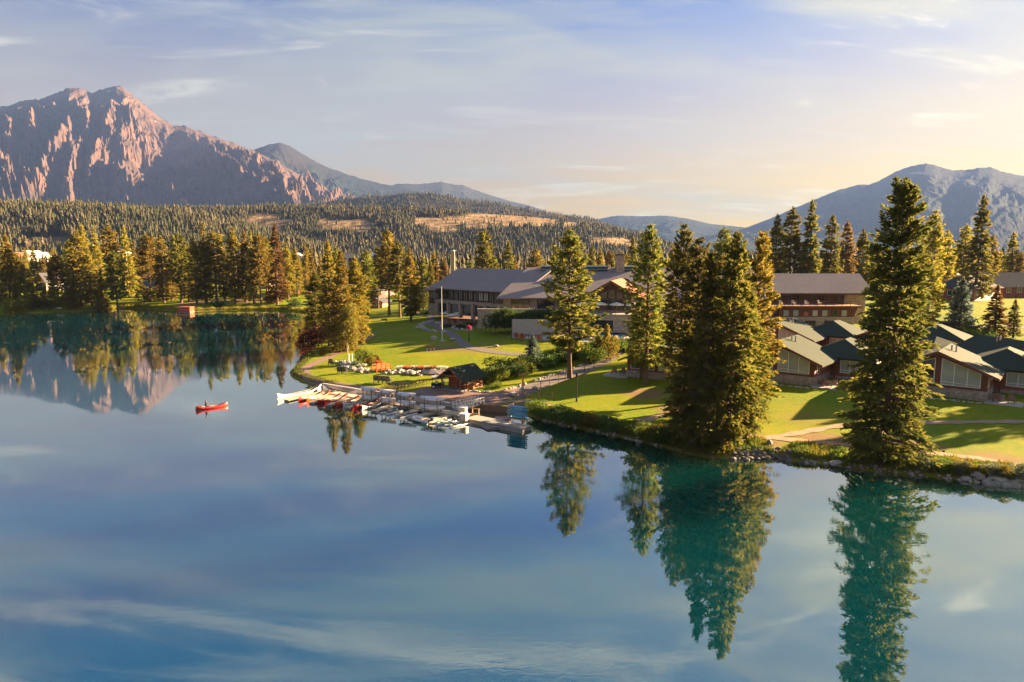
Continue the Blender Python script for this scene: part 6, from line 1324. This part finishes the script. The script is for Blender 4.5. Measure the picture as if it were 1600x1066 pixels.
grass('point_grass', 9000, (18, 29), (0.2, 2.2), 0.35, 'leaves', 'rough grass fringing the lawn point'); grass('far_reeds', 16000, (3, 18), (0.1, 3.5), 0.8, 'leaves_gold', 'reeds and grass fringing the far left shore')
# flowers along the garden rocks
def flowerbed(px, py, w_, n, m, label, h=0.55):
    p = G(px, py); r = empty('flower_clump', p, 0, label, 'flowers', 'garden flower clumps'); V, F, T = leaf_cloud(int(px), [(0, 0, h*0.4, w_, w_*.7, h*.6)], n, .16, .5); npmesh('leaves', V, F, 'leaves_dark', r, attr={'tone': T}); V, F, T = leaf_cloud(int(px)+1, [(0, 0, h*0.75, w_*.95, w_*.65, h*.42)], n, .15, .8, .75); npmesh('blossoms', V, F, m, r, attr={'tone': T})
for k, (px, m, nm) in enumerate([(628, 'petals_white', 'white'), (638, 'petals_red', 'red'), (649, 'petals_white', 'white'), (658, 'petals_red', 'red'), (668, 'petals_white', 'white'), (677, 'petals_red', 'red'), (690, 'petals_white', 'white')]): flowerbed(px, 578, 1.2, 420, m, f'{nm} flower clump behind the garden rocks, {ORD[k]} from the footbridge')
for k, (px, py) in enumerate([(556, 570), (566, 574), (592, 570)]): flowerbed(px, py, 0.9, 260, 'petals_red' if k == 2 else 'petals_white', f'{"red" if k == 2 else "white"} flowers in the rocks left of the footbridge, {ORD[k]} from the marker posts')
# ================================================================ rocks
ROCKS = [boulder_mesh(f'rock_{k}', k, 1) for k in range(6)]
for me in ROCKS: me.materials.append(MATS['rock'])
def rock_row(name, px, n, size, spread, label, m=None, cat='rocks', z=0.15):
    P = [G(*q) for q in px]; L_ = np.r_[0, np.cumsum([(b_-a).length for a, b_ in zip(P[:-1], P[1:])])]; r = empty(name, P[0], 0, label, cat)
    for k in range(n):
        s = random.uniform(0, L_[-1]); x = np.interp(s, L_, [p.x for p in P])+random.gauss(0, spread); y = np.interp(s, L_, [p.y for p in P])+random.gauss(0, spread); w_ = size*random.uniform(.55, 1.35)
        o = bpy.data.objects.new('stone', random.choice(ROCKS)); COL.objects.link(o); o.parent = r; zz = max(hz1(x, y), -0.05)
        o.location = (x-P[0].x, y-P[0].y, zz-P[0].z+w_*z); o.scale = (w_, w_*random.uniform(.7, 1.1), w_*random.uniform(.7, 1)); o.rotation_euler = (random.uniform(-.3, .3), random.uniform(-.3, .3), random.random()*6)
        if m: o.material_slots[0].link = 'OBJECT'; o.material_slots[0].material = MATS[m]
    return r
rock_row('rock_border', [(609, 581), (625, 583), (650, 584.5), (675, 584), (700, 581), (725, 577)], 120, 0.95, 0.65, 'long low wall of pale garden stones right of the footbridge'); rock_row('rock_border', [(536, 566), (540, 573), (552, 577), (570, 580), (584, 582)], 80, 0.85, 0.6, 'curved heap of pale garden stones left of the footbridge')
rock_row('rock_border', [(720, 609), (735, 612), (755, 614), (775, 613.5), (800, 607.5), (830, 597.5)], 60, 0.5, 0.12, 'row of pale edging stones round the bed beside the hut'); rock_row('rock_border', [(830, 597.5), (860, 588), (890, 577.5), (925, 566), (957, 552)], 60, 0.6, 0.15, 'row of pale edging stones between hedge and lane')
rock_row('rock_border', [(676, 502), (660, 507), (655, 511), (663, 516), (680, 519), (695, 520)], 80, 0.9, 0.55, 'pale rock bank outside the bend of the lodge path'); rock_row('rock_border', [(685, 505), (700, 511), (720, 516), (740, 516)], 80, 0.9, 0.7, 'pale rocks along the foot of the lower patio')
rock_row('rock_heap', [(1152, 714), (1170, 709), (1200, 708), (1225, 712), (1243, 719)], 110, 0.62, 0.5, 'dark heap of rocks at the water right of the shore clump', 'rock_dark'); rock_row('rock_heap', [(1525, 752), (1550, 755), (1580, 758), (1605, 761)], 60, 0.85, 0.4, 'pale rocks at the water in the lower right corner')
rock_row('shore_stones', [(1250, 721), (1300, 727), (1330, 731), (1400, 740), (1460, 745), (1520, 751)], 70, 0.4, 0.22, 'small stones along the water line below the huge spruce'); rock_row('shore_stones', [(845, 657), (900, 668), (960, 681), (1030, 697)], 60, 0.4, 0.2, 'small stones along the water line below the bank shrubs')
rock_row('shore_stones', [(1195, 600), (1230, 604), (1265, 608)], 40, .4, .15, 'white stones along the foot of the cabin with pale blinds'); rock_row('shore_stones', [(1440, 622), (1480, 626), (1530, 631)], 40, .4, .15, 'white stones along the foot of the nearest cabin')
def boulder(px, py, w_, label, m='rock', h=1.0):
    p = G(px, py); o = bpy.data.objects.new('boulder', random.choice(ROCKS)); COL.objects.link(o); o.location = p+Vector((0, 0, w_*0.18)); o.scale = (w_, w_*.8, w_*h); o.rotation_euler[2] = random.random()*6; tag(o, label, 'boulder'); o.material_slots[0].link = 'OBJECT'; o.material_slots[0].material = MATS[m]; return o
for a in [(803, 618.5, 1.9, 'broad pale boulder beside the lane by the signpost', 'rock', .6), (835, 609, 1.2, 'white boulder on the lawn edge right of the signpost', 'rock', .8), (997, 683, 1.0, 'round pale boulder at the water below the bank shrubs', 'rock'), (1201, 697, 1.1, 'tall grey boulder on top of the dark rock heap', 'rock_dark', 1.6), (679, 531, 1.6, 'upright stone beside the flagpole', 'rock', 1.6), (707, 532, 1.6, 'low rock right of the flagpole', 'rock', .6), (776, 542, 1.4, 'flat pale rock on the lawn below the pool fence', 'rock', .5), (1306, 728, 1.8, 'flat sandy boulder at the water left of the huge spruce', 'rock', .5), (93, 484, 3.0, 'pinkish rock at the far water edge', 'rock', .5), (213, 463, 2.2, 'pale boulder on the far shore lawn', 'rock', .5)]: boulder(*a)
